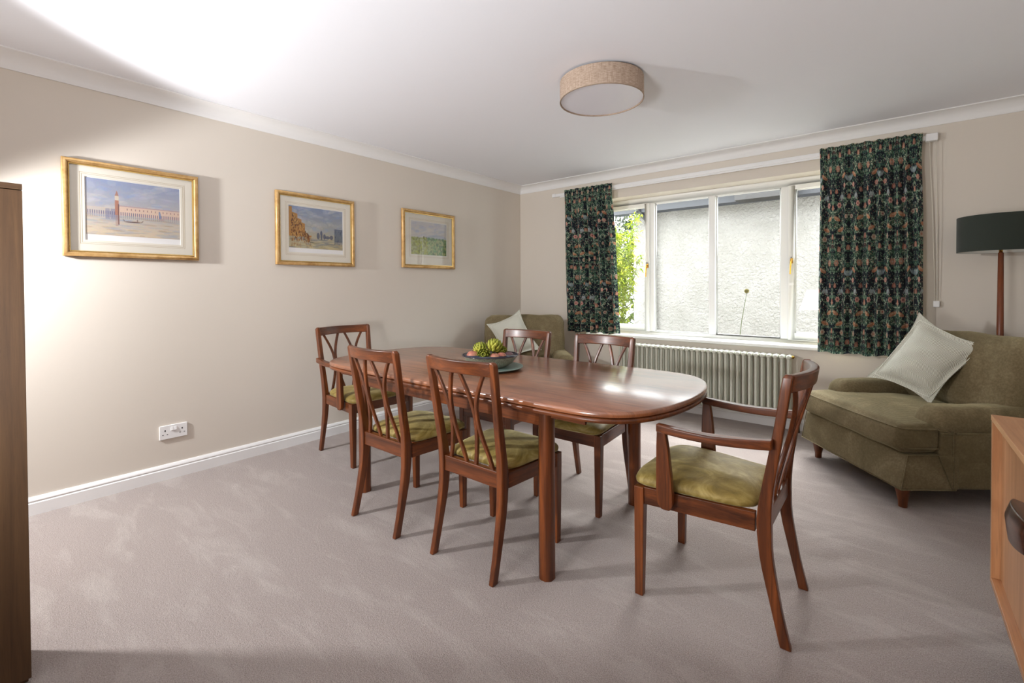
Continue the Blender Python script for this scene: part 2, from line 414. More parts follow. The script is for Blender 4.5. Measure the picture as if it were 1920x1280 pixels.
# ------------------------------------------------------------------ outside
struct(MB().box((-6, .27, -.35), (9, 12, -.25)).build('ground', flat('outdoor_paving', (150, 146, 138), .9)))
NB = Vector((2.5, 2.6, -.25))
nb = empty('neighbouring_house', tuple(NB), label='white roughcast house wall with dark eaves outside the window', cat='house')
def nbp(name, boxes, mat, bev=None):
    mb = MB()
    for a, b in boxes: mb.box(tuple(Vector(a)-NB), tuple(Vector(b)-NB))
    return mb.build(name, mat, nb, bev=bev)
nbp('wall', [((.28, 2.6, -.25), (9.0, 5.2, 2.9))], M['roughcast'])
nbp('soffit', [((-.02, 2.26, 2.345), (9.0, 2.62, 2.375))], flat('grey_soffit', (44, 48, 56), .6), .003)
nbp('fascia', [((-.08, 2.24, 2.32), (9.0, 2.265, 2.54))], M['fascia'], .003)
g = MB(); rings = []
for x in (-.10-2.5, 6.5):
    yc, zc = 2.18-NB.y, 2.525-NB.z
    rings.append([(x, yc+.058*math.cos(a), zc-.058*abs(math.sin(a))) for a in np.linspace(0, PI, 9)] + [(x, yc+.052*math.cos(a), zc-.052*abs(math.sin(a))) for a in np.linspace(PI, 0, 9)])
g.loft(rings).build('gutter', M['gutter'], nb, smooth=False)
dx = .52-2.5
MB().tube([(dx, -.42, 2.72), (dx, -.40, 2.60), (dx+.06, -.12, 2.46), (dx+.10, -.06, 2.3), (dx+.10, -.05, .0)], .038, 12).build('downpipe', M['gutter'], nb, smooth=True)
nbp('eaves_box', [((1.93, 2.02, 2.30), (2.62, 2.26, 2.60))], flat('weathered_dark_board', (30, 28, 27), .7), .004)
MB().add([(-2.7, -.40, 2.80), (6.5, -.40, 2.80), (6.5, 2.6, 4.1), (-2.7, 2.6, 4.1), (-2.7, -.40, 2.76), (6.5, -.40, 2.76), (6.5, 2.6, 4.06), (-2.7, 2.6, 4.06)],
    [(0,1,2,3),(7,6,5,4),(0,4,5,1),(1,5,6,2),(2,6,7,3),(3,7,4,0)]).build('roof', M['roof'], nb)
# shrub with long leaves
def leaves(n, fn, L, Wd, droop=.3, seed=1):
    rg = random.Random(seed); mb = MB()
    for _ in range(n):
        p, d = fn(rg); d = Vector(d).normalized(); l = L*rg.uniform(.6, 1.2); w = Wd*rg.uniform(.7, 1.2)
        s_ = d.cross(Vector((rg.uniform(-.4, .4), rg.uniform(-.4, .4), 1))).normalized()
        p = Vector(p); dz = Vector((0, 0, -droop*l))
        V = [p, p+d*l*.35+s_*w/2, p+d*l*.35-s_*w/2, p+d*l*.7+s_*w*.35+dz*.4, p+d*l*.7-s_*w*.35+dz*.4, p+d*l+dz]
        mb.add(V, [(0, 1, 2), (1, 3, 4, 2), (3, 5, 4)])
    return mb
sh = empty('garden_shrub', (.60, 1.15, -.25), label='bright yellow-green leafy shrub outside the left window pane', cat='shrub')
rg0 = random.Random(5)
stems = [((rg0.uniform(-.12, .12), rg0.uniform(-.12, .12)), (rg0.uniform(-.42, .34), rg0.uniform(-.2, .3)), rg0.uniform(1.5, 2.42)) for _ in range(16)]
sm = MB()
for (b, t_, h) in stems: sm.tube([(b[0], b[1], 0), ((b[0]+t_[0])/2, (b[1]+t_[1])/2, h*.5), (t_[0], t_[1], h)], [.009, .007, .003], 5)
sm.build('stem', flat('green_stem', (104, 110, 60), .7), sh)['kind'] = 'stuff'
def shf(rg):
    b, t_, h = rg.choice(stems); k = rg.uniform(.15, 1.0)**.8
    return ((b[0]+(t_[0]-b[0])*k+rg.gauss(0, .03), b[1]+(t_[1]-b[1])*k+rg.gauss(0, .03), h*k+rg.uniform(0, .05)), (rg.uniform(-1, 1), rg.uniform(-1, 1), rg.uniform(-.2, .8)))
leaves(6800, shf, .12, .022, .35, 3).build('foliage', leafmat('lime_leaf', (84, 108, 22), (158, 168, 40), .4), sh)['kind'] = 'stuff'
tr_ = empty('background_tree', (-2.2, 5.6, -.25), label='dark green tree far behind the shrub, seen at the window top left', cat='tree')
MB().tube([(0, 0, 0), (.1, 0, 1.8), (0, .1, 3.2)], [.12, .09, .04], 8).build('trunk', flat('bark', (84, 70, 56), .9), tr_, smooth=True)
def trf(rg):
    a, b = rg.uniform(0, 2*PI), rg.uniform(-1, 1); r = 1.35*rg.uniform(.3, 1)**.5; q = math.sqrt(1-b*b)
    return ((r*q*math.cos(a)*1.25, r*q*math.sin(a), 2.5+r*b*1.2), (rg.uniform(-1, 1), rg.uniform(-1, 1), rg.uniform(-1, .6)))
leaves(5200, trf, .16, .07, .2, 9).build('foliage', leafmat('dark_leaf', (22, 34, 18), (48, 62, 28), .2), tr_)['kind'] = 'stuff'
hd = empty('garden_hedge', (-1.3, 3.6, -.25), label='pale green hedge behind the yellow-green shrub', cat='hedge')
def hdf(rg): return ((rg.uniform(-1.6, 1.45), rg.uniform(-.25, .25), rg.uniform(0, 2.45)), (rg.uniform(-1, 1), rg.uniform(-1, .2), rg.uniform(-.4, .8)))
leaves(9000, hdf, .15, .06, .2, 11).build('foliage', leafmat('hedge_leaf', (50, 70, 28), (92, 108, 48), .3), hd)['kind'] = 'stuff'
# allium stalk
al = empty('allium_flower', (2.28, .60, -.25), label='single round allium head on a thin bare stalk outside the window', cat='flower')
MB().tube([(0, 0, 0), (.03, 0, .7), (.07, 0, 1.1), (.115, 0, 1.375)], [.005, .0045, .004, .003], 6).build('stalk', flat('pale_stalk', (62, 72, 34), .6), al, smooth=True)
hb = MB()
for i in range(90):
    z = 1-2*(i+.5)/90; a = i*2.39996; q = math.sqrt(1-z*z); d = Vector((q*math.cos(a), q*math.sin(a), z)); c0 = Vector((.115, 0, 1.395))
    hb.tube([c0+d*.006, c0+d*.018, c0+d*.024], [.001, .0035, .0015], 4)
hb.build('flower_head', flat('straw_seed_head', (120, 112, 70), .8), al)

# ------------------------------------------------------------------ stamps: painted tiles for printed things
def ell(T, cx, cy, rx, ry, ang, col, wrap=True, alpha=1.0):
    h, w, _ = T.shape; R = int(max(rx, ry))+2
    ys = np.arange(int(cy)-R, int(cy)+R+1); xs = np.arange(int(cx)-R, int(cx)+R+1)
    X, Y = np.meshgrid(xs, ys); dx, dy = X-cx, Y-cy; c, s = math.cos(ang), math.sin(ang)
    u, v = (dx*c+dy*s)/rx, (-dx*s+dy*c)/ry; msk = np.clip((1-(u*u+v*v))*min(rx, ry)*.9, 0, 1)*alpha
    if wrap: yy, xx = Y % h, X % w; ok = np.ones_like(msk, bool)
    else: ok = (Y >= 0) & (Y < h) & (X >= 0) & (X < w); yy, xx = np.clip(Y, 0, h-1), np.clip(X, 0, w-1)
    msk = msk*ok
    T[yy, xx] = T[yy, xx]*(1-msk[..., None])+np.array(col)*msk[..., None]
def leafcol(r): return [(.030, .075, .045), (.055, .13, .075), (.10, .19, .12), (.20, .30, .20), (.34, .42, .31), (.045, .10, .085)][r.integers(0, 6)]
def make_tile():
    h, w = 520, 300; T = np.zeros((h, w, 3))+np.array((.009, .014, .020)); r = np.random.default_rng(3)
    def both(f):
        for sgn in (1, -1): f(sgn)
    for k in range(26):   # curling stems with leaves, mirrored about the tile centre
        x, y, a = r.uniform(0, 150), r.uniform(0, h), r.uniform(0, 2*PI); cv = r.uniform(-.09, .09)
        for i in range(52):
            a += cv+r.normal(0, .03); x += 3*math.cos(a); y += 3*math.sin(a)
            for sg in (1, -1): ell(T, 150+sg*(x-150+75) if False else (150+sg*x), y, 1.7, 1.7, 0, (.05, .11, .06))
            if i % 4 == 0:
                c = leafcol(r); side = r.choice([-1, 1]); L = r.uniform(6, 12)
                for sg in (1, -1):
                    aa = a+side*.9
                    ell(T, 150+sg*(x+L*.8*math.cos(aa)), y+L*.8*math.sin(aa), L, L*.34, sg*aa if sg > 0 else PI-aa, c)
    for k in range(420):
        x, y, a = r.uniform(0, 150), r.uniform(0, h), r.uniform(0, PI); c = leafcol(r); L = r.uniform(3, 8)
        for sg in (1, -1): ell(T, 150+sg*x, y, L, L*.33, a if sg > 0 else PI-a, c)
    def blossom(x, y, R, c1_, c2_):
        for i in range(6): ell(T, x+R*.6*math.cos(i*PI/3), y+R*.6*math.sin(i*PI/3), R*.52, R*.44, i*PI/3, c1_)
        ell(T, x, y, R*.42, R*.42, 0, c2_)
        for i in range(6): ell(T, x+R*.35*math.cos(i*PI/3+.5), y+R*.35*math.sin(i*PI/3+.5), 1.6, 1.6, 0, (.30, .06, .05))
    def tulip(x, y, R, c1_):
        ell(T, x, y, R*.75, R, 0, c1_); ell(T, x-R*.45, y-R*.1, R*.32, R*.95, .25, (.32, .13, .09)); ell(T, x+R*.45, y-R*.1, R*.32, R*.95, -.25, (.32, .13, .09))
        ell(T, x, y+R*.2, R*.22, R*.8, 0, (.44, .34, .23))
    peach, cream, rose = (.34, .19, .13), (.36, .32, .23), (.22, .08, .08)
    for sg in (1, -1):
        blossom(150+sg*62, 70, 15, cream, peach); blossom(150+sg*110, 205, 17, peach, cream); blossom(150+sg*40, 300, 13, (.50, .28, .22), cream)
        blossom(150+sg*96, 405, 15, (.50, .30, .24), rose); blossom(150+sg*20, 470, 12, cream, rose)
        tulip(150+sg*92, 130, 15, peach); tulip(150+sg*118, 330, 14, rose)
        for (x, y, a) in ((52, 245, .5), (112, 480, -.4), (80, 20, .3)):      # plump russet fruit shapes with leaf tips
            ell(T, 150+sg*x, y, 26, 11, a if sg > 0 else -a, (.36, .17, .09)); ell(T, 150+sg*(x+4), y-4, 16, 4, a if sg > 0 else -a, (.40, .30, .19))
        for i in range(5):
            ell(T, 150+sg*(60+7*i), 365-3*abs(i-2), 3.4, 17, sg*(i-2)*.22*-1, (.30, .36, .36))
    tulip(150, 120, 15, peach); tulip(150, 360, 14, (.36, .21, .14)); tulip(0, 420, 16, peach); tulip(0, 60, 15, rose)
    for y0 in (262,): 
        for i in range(-3, 4): ell(T, 150+9*i, y0-2*abs(i), 3.5, 18, i*.16, (.26, .33, .34))
    for k in range(260):
        x, y = r.uniform(0, 150), r.uniform(0, h); c = [(.42, .40, .27), (.36, .12, .10), (.20, .30, .22), (.46, .26, .18)][r.integers(0, 4)]
        for sg in (1, -1): ell(T, 150+sg*x, y, 2.0, 2.0, 0, c)
    return np.clip(T*np.array([1.5, 1.42, 1.46]), 0, 1)
TILE = make_tile()
def setcol(o, cols):
    at = o.data.color_attributes.new('Col', 'FLOAT_COLOR', 'POINT')
    a = np.ones((len(cols), 4), np.float32); a[:, :3] = cols; at.data.foreach_set('color', a.ravel())
def gridmesh(name, P, mat, parent=None, smooth=True):
    """P: (nv, nu, 3)"""
    nv, nu, _ = P.shape; i = np.arange(nv-1)[:, None]*nu+np.arange(nu-1)[None]
    F = np.stack([i, i+1, i+nu+1, i+nu], -1).reshape(-1, 4)
    me = bpy.data.meshes.new(name); me.vertices.add(nv*nu); me.vertices.foreach_set('co', P.reshape(-1).astype(np.float32))
    me.loops.add(F.size); me.loops.foreach_set('vertex_index', F.ravel().astype(np.int32)); me.polygons.add(len(F))
    me.polygons.foreach_set('loop_start', (np.arange(len(F))*4).astype(np.int32))
    me.update(calc_edges=True); me.validate()
    if smooth: me.polygons.foreach_set('use_smooth', [True]*len(F))
    me.materials.append(mat); o = bpy.data.objects.new(name, me); COL.objects.link(o)
    if parent: o.parent = parent
    return o
# ------------------------------------------------------------------ curtains
def curtain(top, bot, ztop, zbot, nf, cloth, seed, label, y0=-.105, tileoff=(0, 0)):
    r = np.random.default_rng(seed); nu, nv = 560, 520
    root = empty('curtain', ((top[0]+top[1])/2, y0, zbot), label=label, cat='curtain', group='pair of printed curtains')
    u = np.linspace(0, 1, nu); t = np.linspace(0, 1, nv)
    U, T_ = np.meshgrid(u, t)
    # uneven folds: monotone phase
    w = r.uniform(.6, 1.5, nf); edges = np.concatenate([[0], np.cumsum(w)/w.sum()])
    ph = np.interp(U+.012*np.sin(T_*3+U*9), edges, np.arange(nf+1))
    amp = np.interp(T_, [0, .06, .16, .5, 1], [.004, .010, .024, .030, .034])*np.interp(ph, np.arange(nf+1), r.uniform(.6, 1.15, nf+1))
    y = amp*(1-2*np.abs(np.sin(PI*ph))**.75)+.15*amp*np.cos(4*PI*ph+1.1)
    gat = np.exp(-((T_)/.075)**2)
    y += gat*.0055*np.sin(2*PI*ph*3.3+T_*9)+ .004*np.exp(-((T_-.085)/.02)**2)*np.sin(2*PI*ph*4.1)
    X0 = np.interp(T_, [0, .12, 1], [top[0], top[0]+.003, bot[0]]); X1 = np.interp(T_, [0, .10, .35, 1], [top[1], top[1]-.008, (top[1]*.6+bot[1]*.4), bot[1]])
    x = X0+(X1-X0)*(U+.010*np.sin(2*PI*ph+.6)*np.interp(T_, [0, .2, 1], [0, .8, 1]))
    z = ztop+(zbot-ztop)*T_+.006*np.sin(U*21)*(T_ > .97)+.004*np.sin(2*PI*ph)*(1-T_ > .97)
    P = np.stack([x-(top[0]+top[1])/2, y, z-zbot], -1)
    o = gridmesh('cloth', P, M['curtain'], root)
    h, wd, _ = TILE.shape; px = 720.0  # tile pixels per metre of cloth
    cx = (U*cloth*px+tileoff[0]) % wd; cy = (T_*(ztop-zbot)*px+tileoff[1]) % h
    x0_, y0_ = np.floor(cx).astype(int), np.floor(cy).astype(int); fx, fy = (cx-x0_)[..., None], (cy-y0_)[..., None]
    g_ = lambda a, b: TILE[b % h, a % wd]
    cols = (g_(x0_, y0_)*(1-fx)+g_(x0_+1, y0_)*fx)*(1-fy)+(g_(x0_, y0_+1)*(1-fx)+g_(x0_+1, y0_+1)*fx)*fy
    setcol(o, cols.reshape(-1, 3))
    # lining cloth behind
    P2 = P.copy()[::8, ::4]; P2[..., 1] += .008; P2[..., 2] += .004
    gridmesh('lining', P2, M['lining'], root)
    MB().box((top[0]-(top[0]+top[1])/2+.02, .018, ztop-zbot-.05), (top[1]-(top[0]+top[1])/2-.02, .020, ztop-zbot-.025)).build('heading_tape', M['white'], root)
    return root
M['lining'] = flat('cream_lining', (214, 206, 184), .9)
curtain((.700, 1.285), (.728, 1.365), 2.262, .708, 9, 1.25, 4, 'left floral print curtain in dark green, behind the far sofa', tileoff=(40, 30))
curtain((3.072, 3.680), (3.058, 3.690), 2.262, .672, 10, 1.35, 8, 'right floral print curtain in dark green, behind the near sofa', tileoff=(150, 80))
# rail with cords
rail = empty('curtain_rail', (2.15, 0, 2.232), label='white curtain track above the window with pull cords at its right end', cat='curtain rail')
MB().box((-1.60, -.060, -.016), (1.585, -.030, .016)).build('track', M['white'], rail, bev=.003)
MB().box((-1.545, -.048, -.030), (1.5, -.040, -.014)).build('glider_channel', M['white'], rail, bev=.001)
for x in (-1.54, -.5, .55, 1.52): MB().box((x-.012, -.034, -.012), (x+.012, 0, .02)).build('bracket', M['white'], rail, bev=.002)
MB().box((1.545, -.068, -.026), (1.61, -.026, .026)).build('end_pulley', M['white'], rail, bev=.004)
MB().box((-1.64, -.064, -.018), (-1.595, -.028, .020)).build('end_cap', M['white'], rail, bev=.004)
for xo, xe in ((1.565, 1.603), (1.600, 1.613)):
    MB().tube([(xo, -.055, -.02), ((xo+xe)/2+.004, -.045, -.6), (xe, -.030, -1.16)], .0022, 6).build('cord', flat('cream_cord', (226, 220, 206), .8), rail, smooth=True)
MB().box((1.593, -.038, -1.195), (1.628, -.012, -1.150)).build('cord_tensioner', M['white'], rail, bev=.005)

# ------------------------------------------------------------------ radiator
rad = empty('column_radiator', (2.125, -.085, 0), label='long pale grey-green column radiator under the window', cat='radiator')
nsec = 32; px0, px1 = 1.375-2.125, 2.868-2.125; pitch_ = (px1-px0)/(nsec-1)
sec = MB()
zb_, zt_ = .125, .622
for yy in (-.034, .034):
    sec.tube([(0, yy, zb_+.02), (0, yy, zt_-.02)], .0118, 10, False)
def head(zc, up):
    rings = []
    for yv, rz_ in ((-.052, .006), (-.048, .013), (-.036, .019), (-.018, .0185), (0, .018), (.018, .0185), (.036, .019), (.048, .013), (.052, .006)):
        rings.append([((.0205)*math.cos(a)*(rz_/.019)**.5, yv, zc+rz_*1.05*math.sin(a)) for a in np.linspace(0, 2*PI, 12, endpoint=False)])
    sec.loft(rings)
head(zt_-.012, 1); head(zb_+.012, -1)
s0 = sec.build('column_section', M['rad'], rad, smooth=True, loc=(px0, 0, 0))
for k in range(1, nsec):
    c = s0.copy(); COL.objects.link(c); c.parent = rad; c.location = (px0+k*pitch_, 0, 0)
MB().tube([(px0, 0, zt_-.012), (px1, 0, zt_-.012)], .0145, 12).tube([(px0, 0, zb_+.012), (px1, 0, zb_+.012)], .0145, 12).build('header_tube', M['rad'], rad, smooth=True)
for xx in (px0+.08, px1-.08):
    MB().box((xx-.01, .03, .12), (xx+.01, .085, .16)).build('bracket', M['rad'], rad); MB().box((xx-.01, .03, .56), (xx+.01, .085, .60)).build('bracket', M['rad'], rad)
MB().tube([(px1+.015, 0, zt_-.012), (px1+.034, 0, zt_-.012)], .012, 10).tube([(px1+.034, 0, zt_-.012), (px1+.040, 0, zt_-.012)], .006, 8).build('bleed_plug', M['brass'], rad, smooth=True)
for xs, xe in ((px1, px1+.055), (px0, px0-.055)):
    sg = 1 if xe > xs else -1
    MB().tube([(xs, 0, zb_+.012), (xe, 0, zb_+.012), (xe+.012*sg, 0, zb_+.0), (xe+.012*sg, 0, 0)], .0085, 10).build('pipe', M['pipe'], rad, smooth=True)
    MB().lathe([(.0, .10), (.014, .10), (.018, .112), (.018, .16), (.012, .17), (0, .17)], 14, (xe+.012*sg, 0, .0)).build('valve', M['pipe'], rad, smooth=True)

# ------------------------------------------------------------------ pictures
def sky_wash(h, w, r, top, low):
    yy, xx = np.mgrid[0:h, 0:w]/np.array([h, w]).reshape(2, 1, 1)
    T = np.array(top)*(1-yy[..., None])+np.array(low)*yy[..., None]
    for _ in range(90):
        ell(T, r.uniform(0, w), r.uniform(0, h*.6), r.uniform(6, 26), r.uniform(3, 10), r.uniform(-.5, .3), [(.42, .55, .78), (.75, .75, .78), (.60, .60, .72), (.85, .82, .74)][r.integers(0, 4)], False, .16)
    return T
def art(kind, h=150, w=230):
    r = np.random.default_rng({'a': 1, 'b': 2, 'c': 3}[kind])
    if kind == 'a':   # pale waterfront: long arcaded front, a tower, a small boat
        T = sky_wash(h, w, r, (.50, .55, .68), (.80, .72, .60)); hy = int(h*.62)
        for _ in range(150): ell(T, r.uniform(0, w), r.uniform(hy, h), r.uniform(8, 30), r.uniform(1, 3), 0, [(.62, .52, .42), (.60, .62, .68), (.72, .66, .55), (.50, .55, .66)][r.integers(0, 4)], False, .35)
        T[hy-18:hy, :70] = T[hy-18:hy, :70]*.4+np.array((.75, .68, .60))*.6; T[hy-24:hy, 70:] = T[hy-24:hy, 70:]*.2+np.array((.84, .70, .60))*.8; T[hy-27:hy-24, 74:] = (.66, .56, .56)
        for x in range(4, w, 5):
            T[hy-9:hy, x:x+2] = (.34, .33, .46)
            if x > 90 and x % 10 < 5: T[hy-20:hy-15, x:x+2] = (.50, .36, .38)
            T[hy:hy+8, x:x+2] = T[hy:hy+8, x:x+2]*.5+np.array((.42, .42, .52))*.5
        for x0, x1 in ((44, 54), (56, 74)): T[hy-16:hy+12, x0:x1] = T[hy-16:hy+12, x0:x1]*.5+np.array((.36, .38, .52))*.5
        T[hy-52:hy, 66:75] = np.array((.62, .40, .32)); T[hy-52:hy-40, 66:75] = (.78, .72, .64); T[hy-30:hy+26, 73:76] = (.40, .26, .26)
        for i in range(14): T[hy-66+i, int(70.5-i*.3):int(71.5+i*.3)] = (.60, .42, .36)
        for i in range(30): T[hy+i, 67:74] = T[hy+i, 67:74]*.6+np.array((.60, .42, .36))*.4
        ell(T, 108, hy+16, 24, 1.8, .0, (.26, .18, .18), False, .9); ell(T, 86, hy+12, 4, 1.2, .9, (.26, .18, .18), False, .9); ell(T, 131, hy+13, 5, 1.2, -.8, (.26, .18, .18), False, .9); ell(T, 119, hy+11, 1.4, 4, 0, (.3, .2, .2), False, .9)
        ell(T, 176, hy-10, 3, 12, -.1, (.36, .44, .62), False, .8); ell(T, 180, hy+2, 9, 3, 0, (.62, .5, .5), False, .7)
    elif kind == 'b':  # ochre house fronts at left, blue domes far right over water
        T = sky_wash(h, w, r, (.44, .50, .62), (.72, .66, .48)); hy = int(h*.72)
        for _ in range(150): ell(T, r.uniform(0, w), r.uniform(hy, h), r.uniform(8, 26), r.uniform(1, 3), 0, [(.50, .46, .34), (.42, .46, .50), (.58, .52, .38), (.34, .38, .44)][r.integers(0, 4)], False, .35)
        for x in range(0, 92):
            t_ = x/92; top = int(h*(.02+.13*(x > 12)+.10*(x > 34)+.07*(x > 50)+.22*(x > 64)+.08*(x > 78)+.0016*max(0, x-12))); top = min(top, hy-6)
            T[top:hy, x] = T[top:hy, x]*.15+np.array((.66, .42, .14))*(.85 if x < 12 else .80)
        for _ in range(240):
            x = r.uniform(10, 84); yb = h*(.18+.62*max(0, (x-12)/80)**1.3); y = r.uniform(yb, hy+14); ell(T, x, y, r.uniform(1.4, 2.6), r.uniform(2.5, 6), 0, [(.30, .14, .06), (.44, .22, .08), (.24, .14, .12), (.78, .60, .30)][r.integers(0, 4)], False, .7)
        for _ in range(60): ell(T, r.uniform(4, 90), r.uniform(hy, h-8), r.uniform(1, 2), r.uniform(4, 9), 0, (.50, .28, .08), False, .4)
        for (x, yt, wd_) in ((120, 18, 7), (134, 26, 5), (147, 15, 6), (160, 9, 12), (178, 12, 8)): ell(T, x, hy-yt*.4, wd_, yt*.7, 0, (.22, .24, .34), False, .75)
        ell(T, 132, hy-18, 4, 8, 0, (.28, .32, .42), False, .8); T[hy-34:hy-18, 132:133] = (.3, .3, .4)
        T[hy-38:hy+12, 192:] = T[hy-38:hy+12, 192:]*.35+np.array((.20, .26, .36))*.65
        for _ in range(50): ell(T, r.uniform(190, w), r.uniform(hy-36, hy+26), 1.2, r.uniform(3, 7), 0, [(.12, .14, .22), (.36, .40, .46)][r.integers(0, 2)], False, .6)
        ell(T, 92, hy+18, 14, 1.3, .12, (.14, .12, .12), False, .9)
    else:             # pale hills over green trees
        T = sky_wash(h, w, r, (.74, .74, .76), (.84, .80, .72)); hy = int(h*.48)
        ell(T, w*.75, hy+4, 80, 22, .05, (.60, .66, .74), False, .5)
        T[hy:, :] = T[hy:, :]*.4+np.array((.52, .58, .22))*.6
        for _ in range(330):
            x = r.uniform(0, w); g_ = (.50, .54, .10) if x < w*.45 else (.22, .42, .22)
            c = np.clip(np.array(g_)*r.uniform(.5, 1.4), 0, 1); ell(T, x, r.uniform(hy-2, h), r.uniform(2, 9), r.uniform(2, 7), r.uniform(0, PI), c, False, .45)
        for _ in range(40): ell(T, r.uniform(w*.7, w), r.uniform(h*.6, h*.85), 1.5, 6, 0, (.10, .20, .14), False, .5)
    return np.clip(T*.86+.14+r.normal(0, .015, T.shape), 0, 1)
def picture(kind, ya, yb, za, zb, img, label, tilt=.012):
    """hangs on the left wall; ya<yb along the wall; local x=along wall, z up, front faces +X world"""
    w, h = yb-ya, zb-za
    root = empty('framed_picture', (0.004, (ya+yb)/2, za), PI/2, label=label, cat='picture', group='three gilt framed watercolours')
    root.rotation_euler = (-tilt*0, 0, PI/2)
    # local: x along +Y world, -y towards room (+X world), z up
    fwid = .033; prof = [(0, 0), (0, .020), (.004, .026), (.010, .029), (.017, .028), (.023, .022), (.026, .018)]
    lip = [(.026, .018), (.027, .021), (.031, .020), (.033, .012), (.033, .004)]
    def ringframe(pr, name, mat):
        mb = MB(); cs = [(-w/2, 0, 1, 1), (w/2, 0, -1, 1), (w/2, h, -1, -1), (-w/2, h, 1, -1)]; rings = []
        full = pr+[(pr[-1][0], 0), (pr[0][0], 0)] if name != 'frame' else pr+[(pr[-1][0], 0)]
        for c in cs+[cs[0]]: rings.append([(c[0]+c[2]*p[0], -p[1], c[1]+c[3]*p[0]) for p in full])
        o = mb.loft(rings, caps=False).build(name, mat, root); autosmooth(o, 50); return o
    ringframe(prof, 'frame', M['gold']); ringframe(lip, 'gilt_lip', M['gilt'])
    x0, x1, z0, z1 = [v for v in img]   # image rect in world y / z
    cx = (ya+yb)/2; X0, X1, Z0, Z1 = x0-cx, x1-cx, z0-za, z1-za
    strip = .030 if kind != 'c' else 0
    mb = MB(); o0, y_ = .031, -.010
    mw0, mw1, mh0, mh1 = -w/2+o0, w/2-o0, o0, h-o0
    wx0, wx1, wz0, wz1 = X0-.004, X1+.004, Z0-strip-.004, Z1+.004
    mb.box((mw0, y_, mh0), (wx0, -.006, mh1)); mb.box((wx1, y_, mh0), (mw1, -.006, mh1)); mb.box((wx0, y_, mh0), (wx1, -.006, wz0)); mb.box((wx0, y_, wz1), (wx1, -.006, mh1))
    mb.build('mount', M['mat'], root)
    ln = MB()
    for g_, tck in ((.014, .0016), (.022, .0016)):
        a, b, c, d = wx0-g_, wx1+g_, wz0-g_, wz1+g_
        for (p, q) in (((a, c), (b, c+tck)), ((a, d-tck), (b, d)), ((a, c), (a+tck, d)), ((b-tck, c), (b, d))): ln.box((p[0], y_-.0006, p[1]), (q[0], y_+.001, q[1]))
    ln.build('ruled_line', M['matline'], root)
    MB().box((wx0-.002, -.0062, wz0-.002), (wx1+.002, -.004, wz1+.002)).build('print_margin', M['paper'], root)
    A = art(kind); hh, ww, _ = A.shape
    gx, gz = np.meshgrid(np.linspace(X0, X1, ww), np.linspace(Z1, Z0, hh))
    o = gridmesh('watercolour', np.stack([gx, np.full_like(gx, -.0070), gz], -1), M['print'], root, False)
    setcol(o, np.where(A <= .04045, A/12.92, ((A+.055)/1.055)**2.4).reshape(-1, 3))
    MB().box((mw0, -.0135, mh0), (mw1, -.0115, mh1)).build('glass', M['pglass2' if kind == 'c' else 'pglass'], root)
    return root
picture('a', -4.055, -3.412, 1.377, 1.918, (-3.957, -3.512, 1.505, 1.824), 'leftmost gilt framed watercolour, a wide pale waterfront with a tower')
picture('b', -2.920, -2.278, 1.370, 1.918, (-2.821, -2.381, 1.502, 1.818), 'middle gilt framed watercolour, ochre houses along a canal')
picture('c', -1.785, -1.125, 1.382, 1.930, (-1.676, -1.230, 1.512, 1.828), 'rightmost gilt framed watercolour, green trees under a pale sky')

# ------------------------------------------------------------------ wall socket
so = empty('wall_socket', (0, -3.560, .294), PI/2, label='white double wall socket with two switches, above the skirting board', cat='socket')
sp = MB().box((-.074, -.010, -.043), (.074, 0, .043)).build('face_plate', M['white'], so, bev=.003)
for x in (-.009, .009):
    o = MB().add([(x-.0065, -.010, -.006+.014), (x+.0065, -.010, .008), (x+.0065, -.010, .030), (x-.0065, -.010, .030), (x-.0065, -.0165, .009), (x+.0065, -.0165, .009), (x+.0065, -.0125, .030), (x-.0065, -.0125, .030)],
        [(0, 1, 2, 3), (4, 7, 6, 5), (0, 4, 5, 1), (1, 5, 6, 2), (2, 6, 7, 3), (3, 7, 4, 0)]).build('switch', M['white'], so, bev=.0008)
for x in (-.045, .045):
    MB().box((x-.003, -.0106, .006), (x+.003, -.0095, .016)).box((x-.015, -.0106, -.016), (x-.008, -.0095, -.012)).box((x+.008, -.0106, -.016), (x+.015, -.0095, -.012)).build('pin_hole', M['black'], so)

# ------------------------------------------------------------------ ceiling light
cl = empty('ceiling_light', (2.20, -2.02, 2.275), label='round beige linen drum ceiling light with white diffuser', cat='ceiling light')
def drum(name, r, z0, z1, th, mat, parent, n=72):
    mb = MB(); prof = [(r, z0), (r, z1), (r-th, z1), (r-th, z0)]
    rings = [[(p[0]*math.cos(2*PI*k/n), p[0]*math.sin(2*PI*k/n), p[1]) for k in range(n)] for p in prof+[prof[0]]]
    o = mb.loft(rings, caps=False).build(name, mat, parent); autosmooth(o, 40)
    uv = o.data.uv_layers.new(name='UVMap'); me = o.data
    for l in me.loops:
        v = me.vertices[l.vertex_index].co; a = math.atan2(v.y, v.x)/(2*PI)
        uv.data[l.index].uv = (a % 1.0, v.z)
    return o
drum('lamp_shade', .240, 0, .115, .003, M['linen'], cl)
drum('rim', .2412, -.001, .003, .004, flat('taupe_rim', (150, 132, 112), .7), cl)
MB().lathe([(0, .006), (.235, .006), (.236, .010), (0, .010)], 72).build('diffuser', M['diffuser'], cl, smooth=False)
MB().lathe([(0, .10), (.06, .10), (.06, .125), (0, .125)], 32).build('ceiling_rose', M['white'], cl)
MB().box((-.236, -.004, .104), (.236, .004, .108)).build('shade_spider', M['white'], cl)

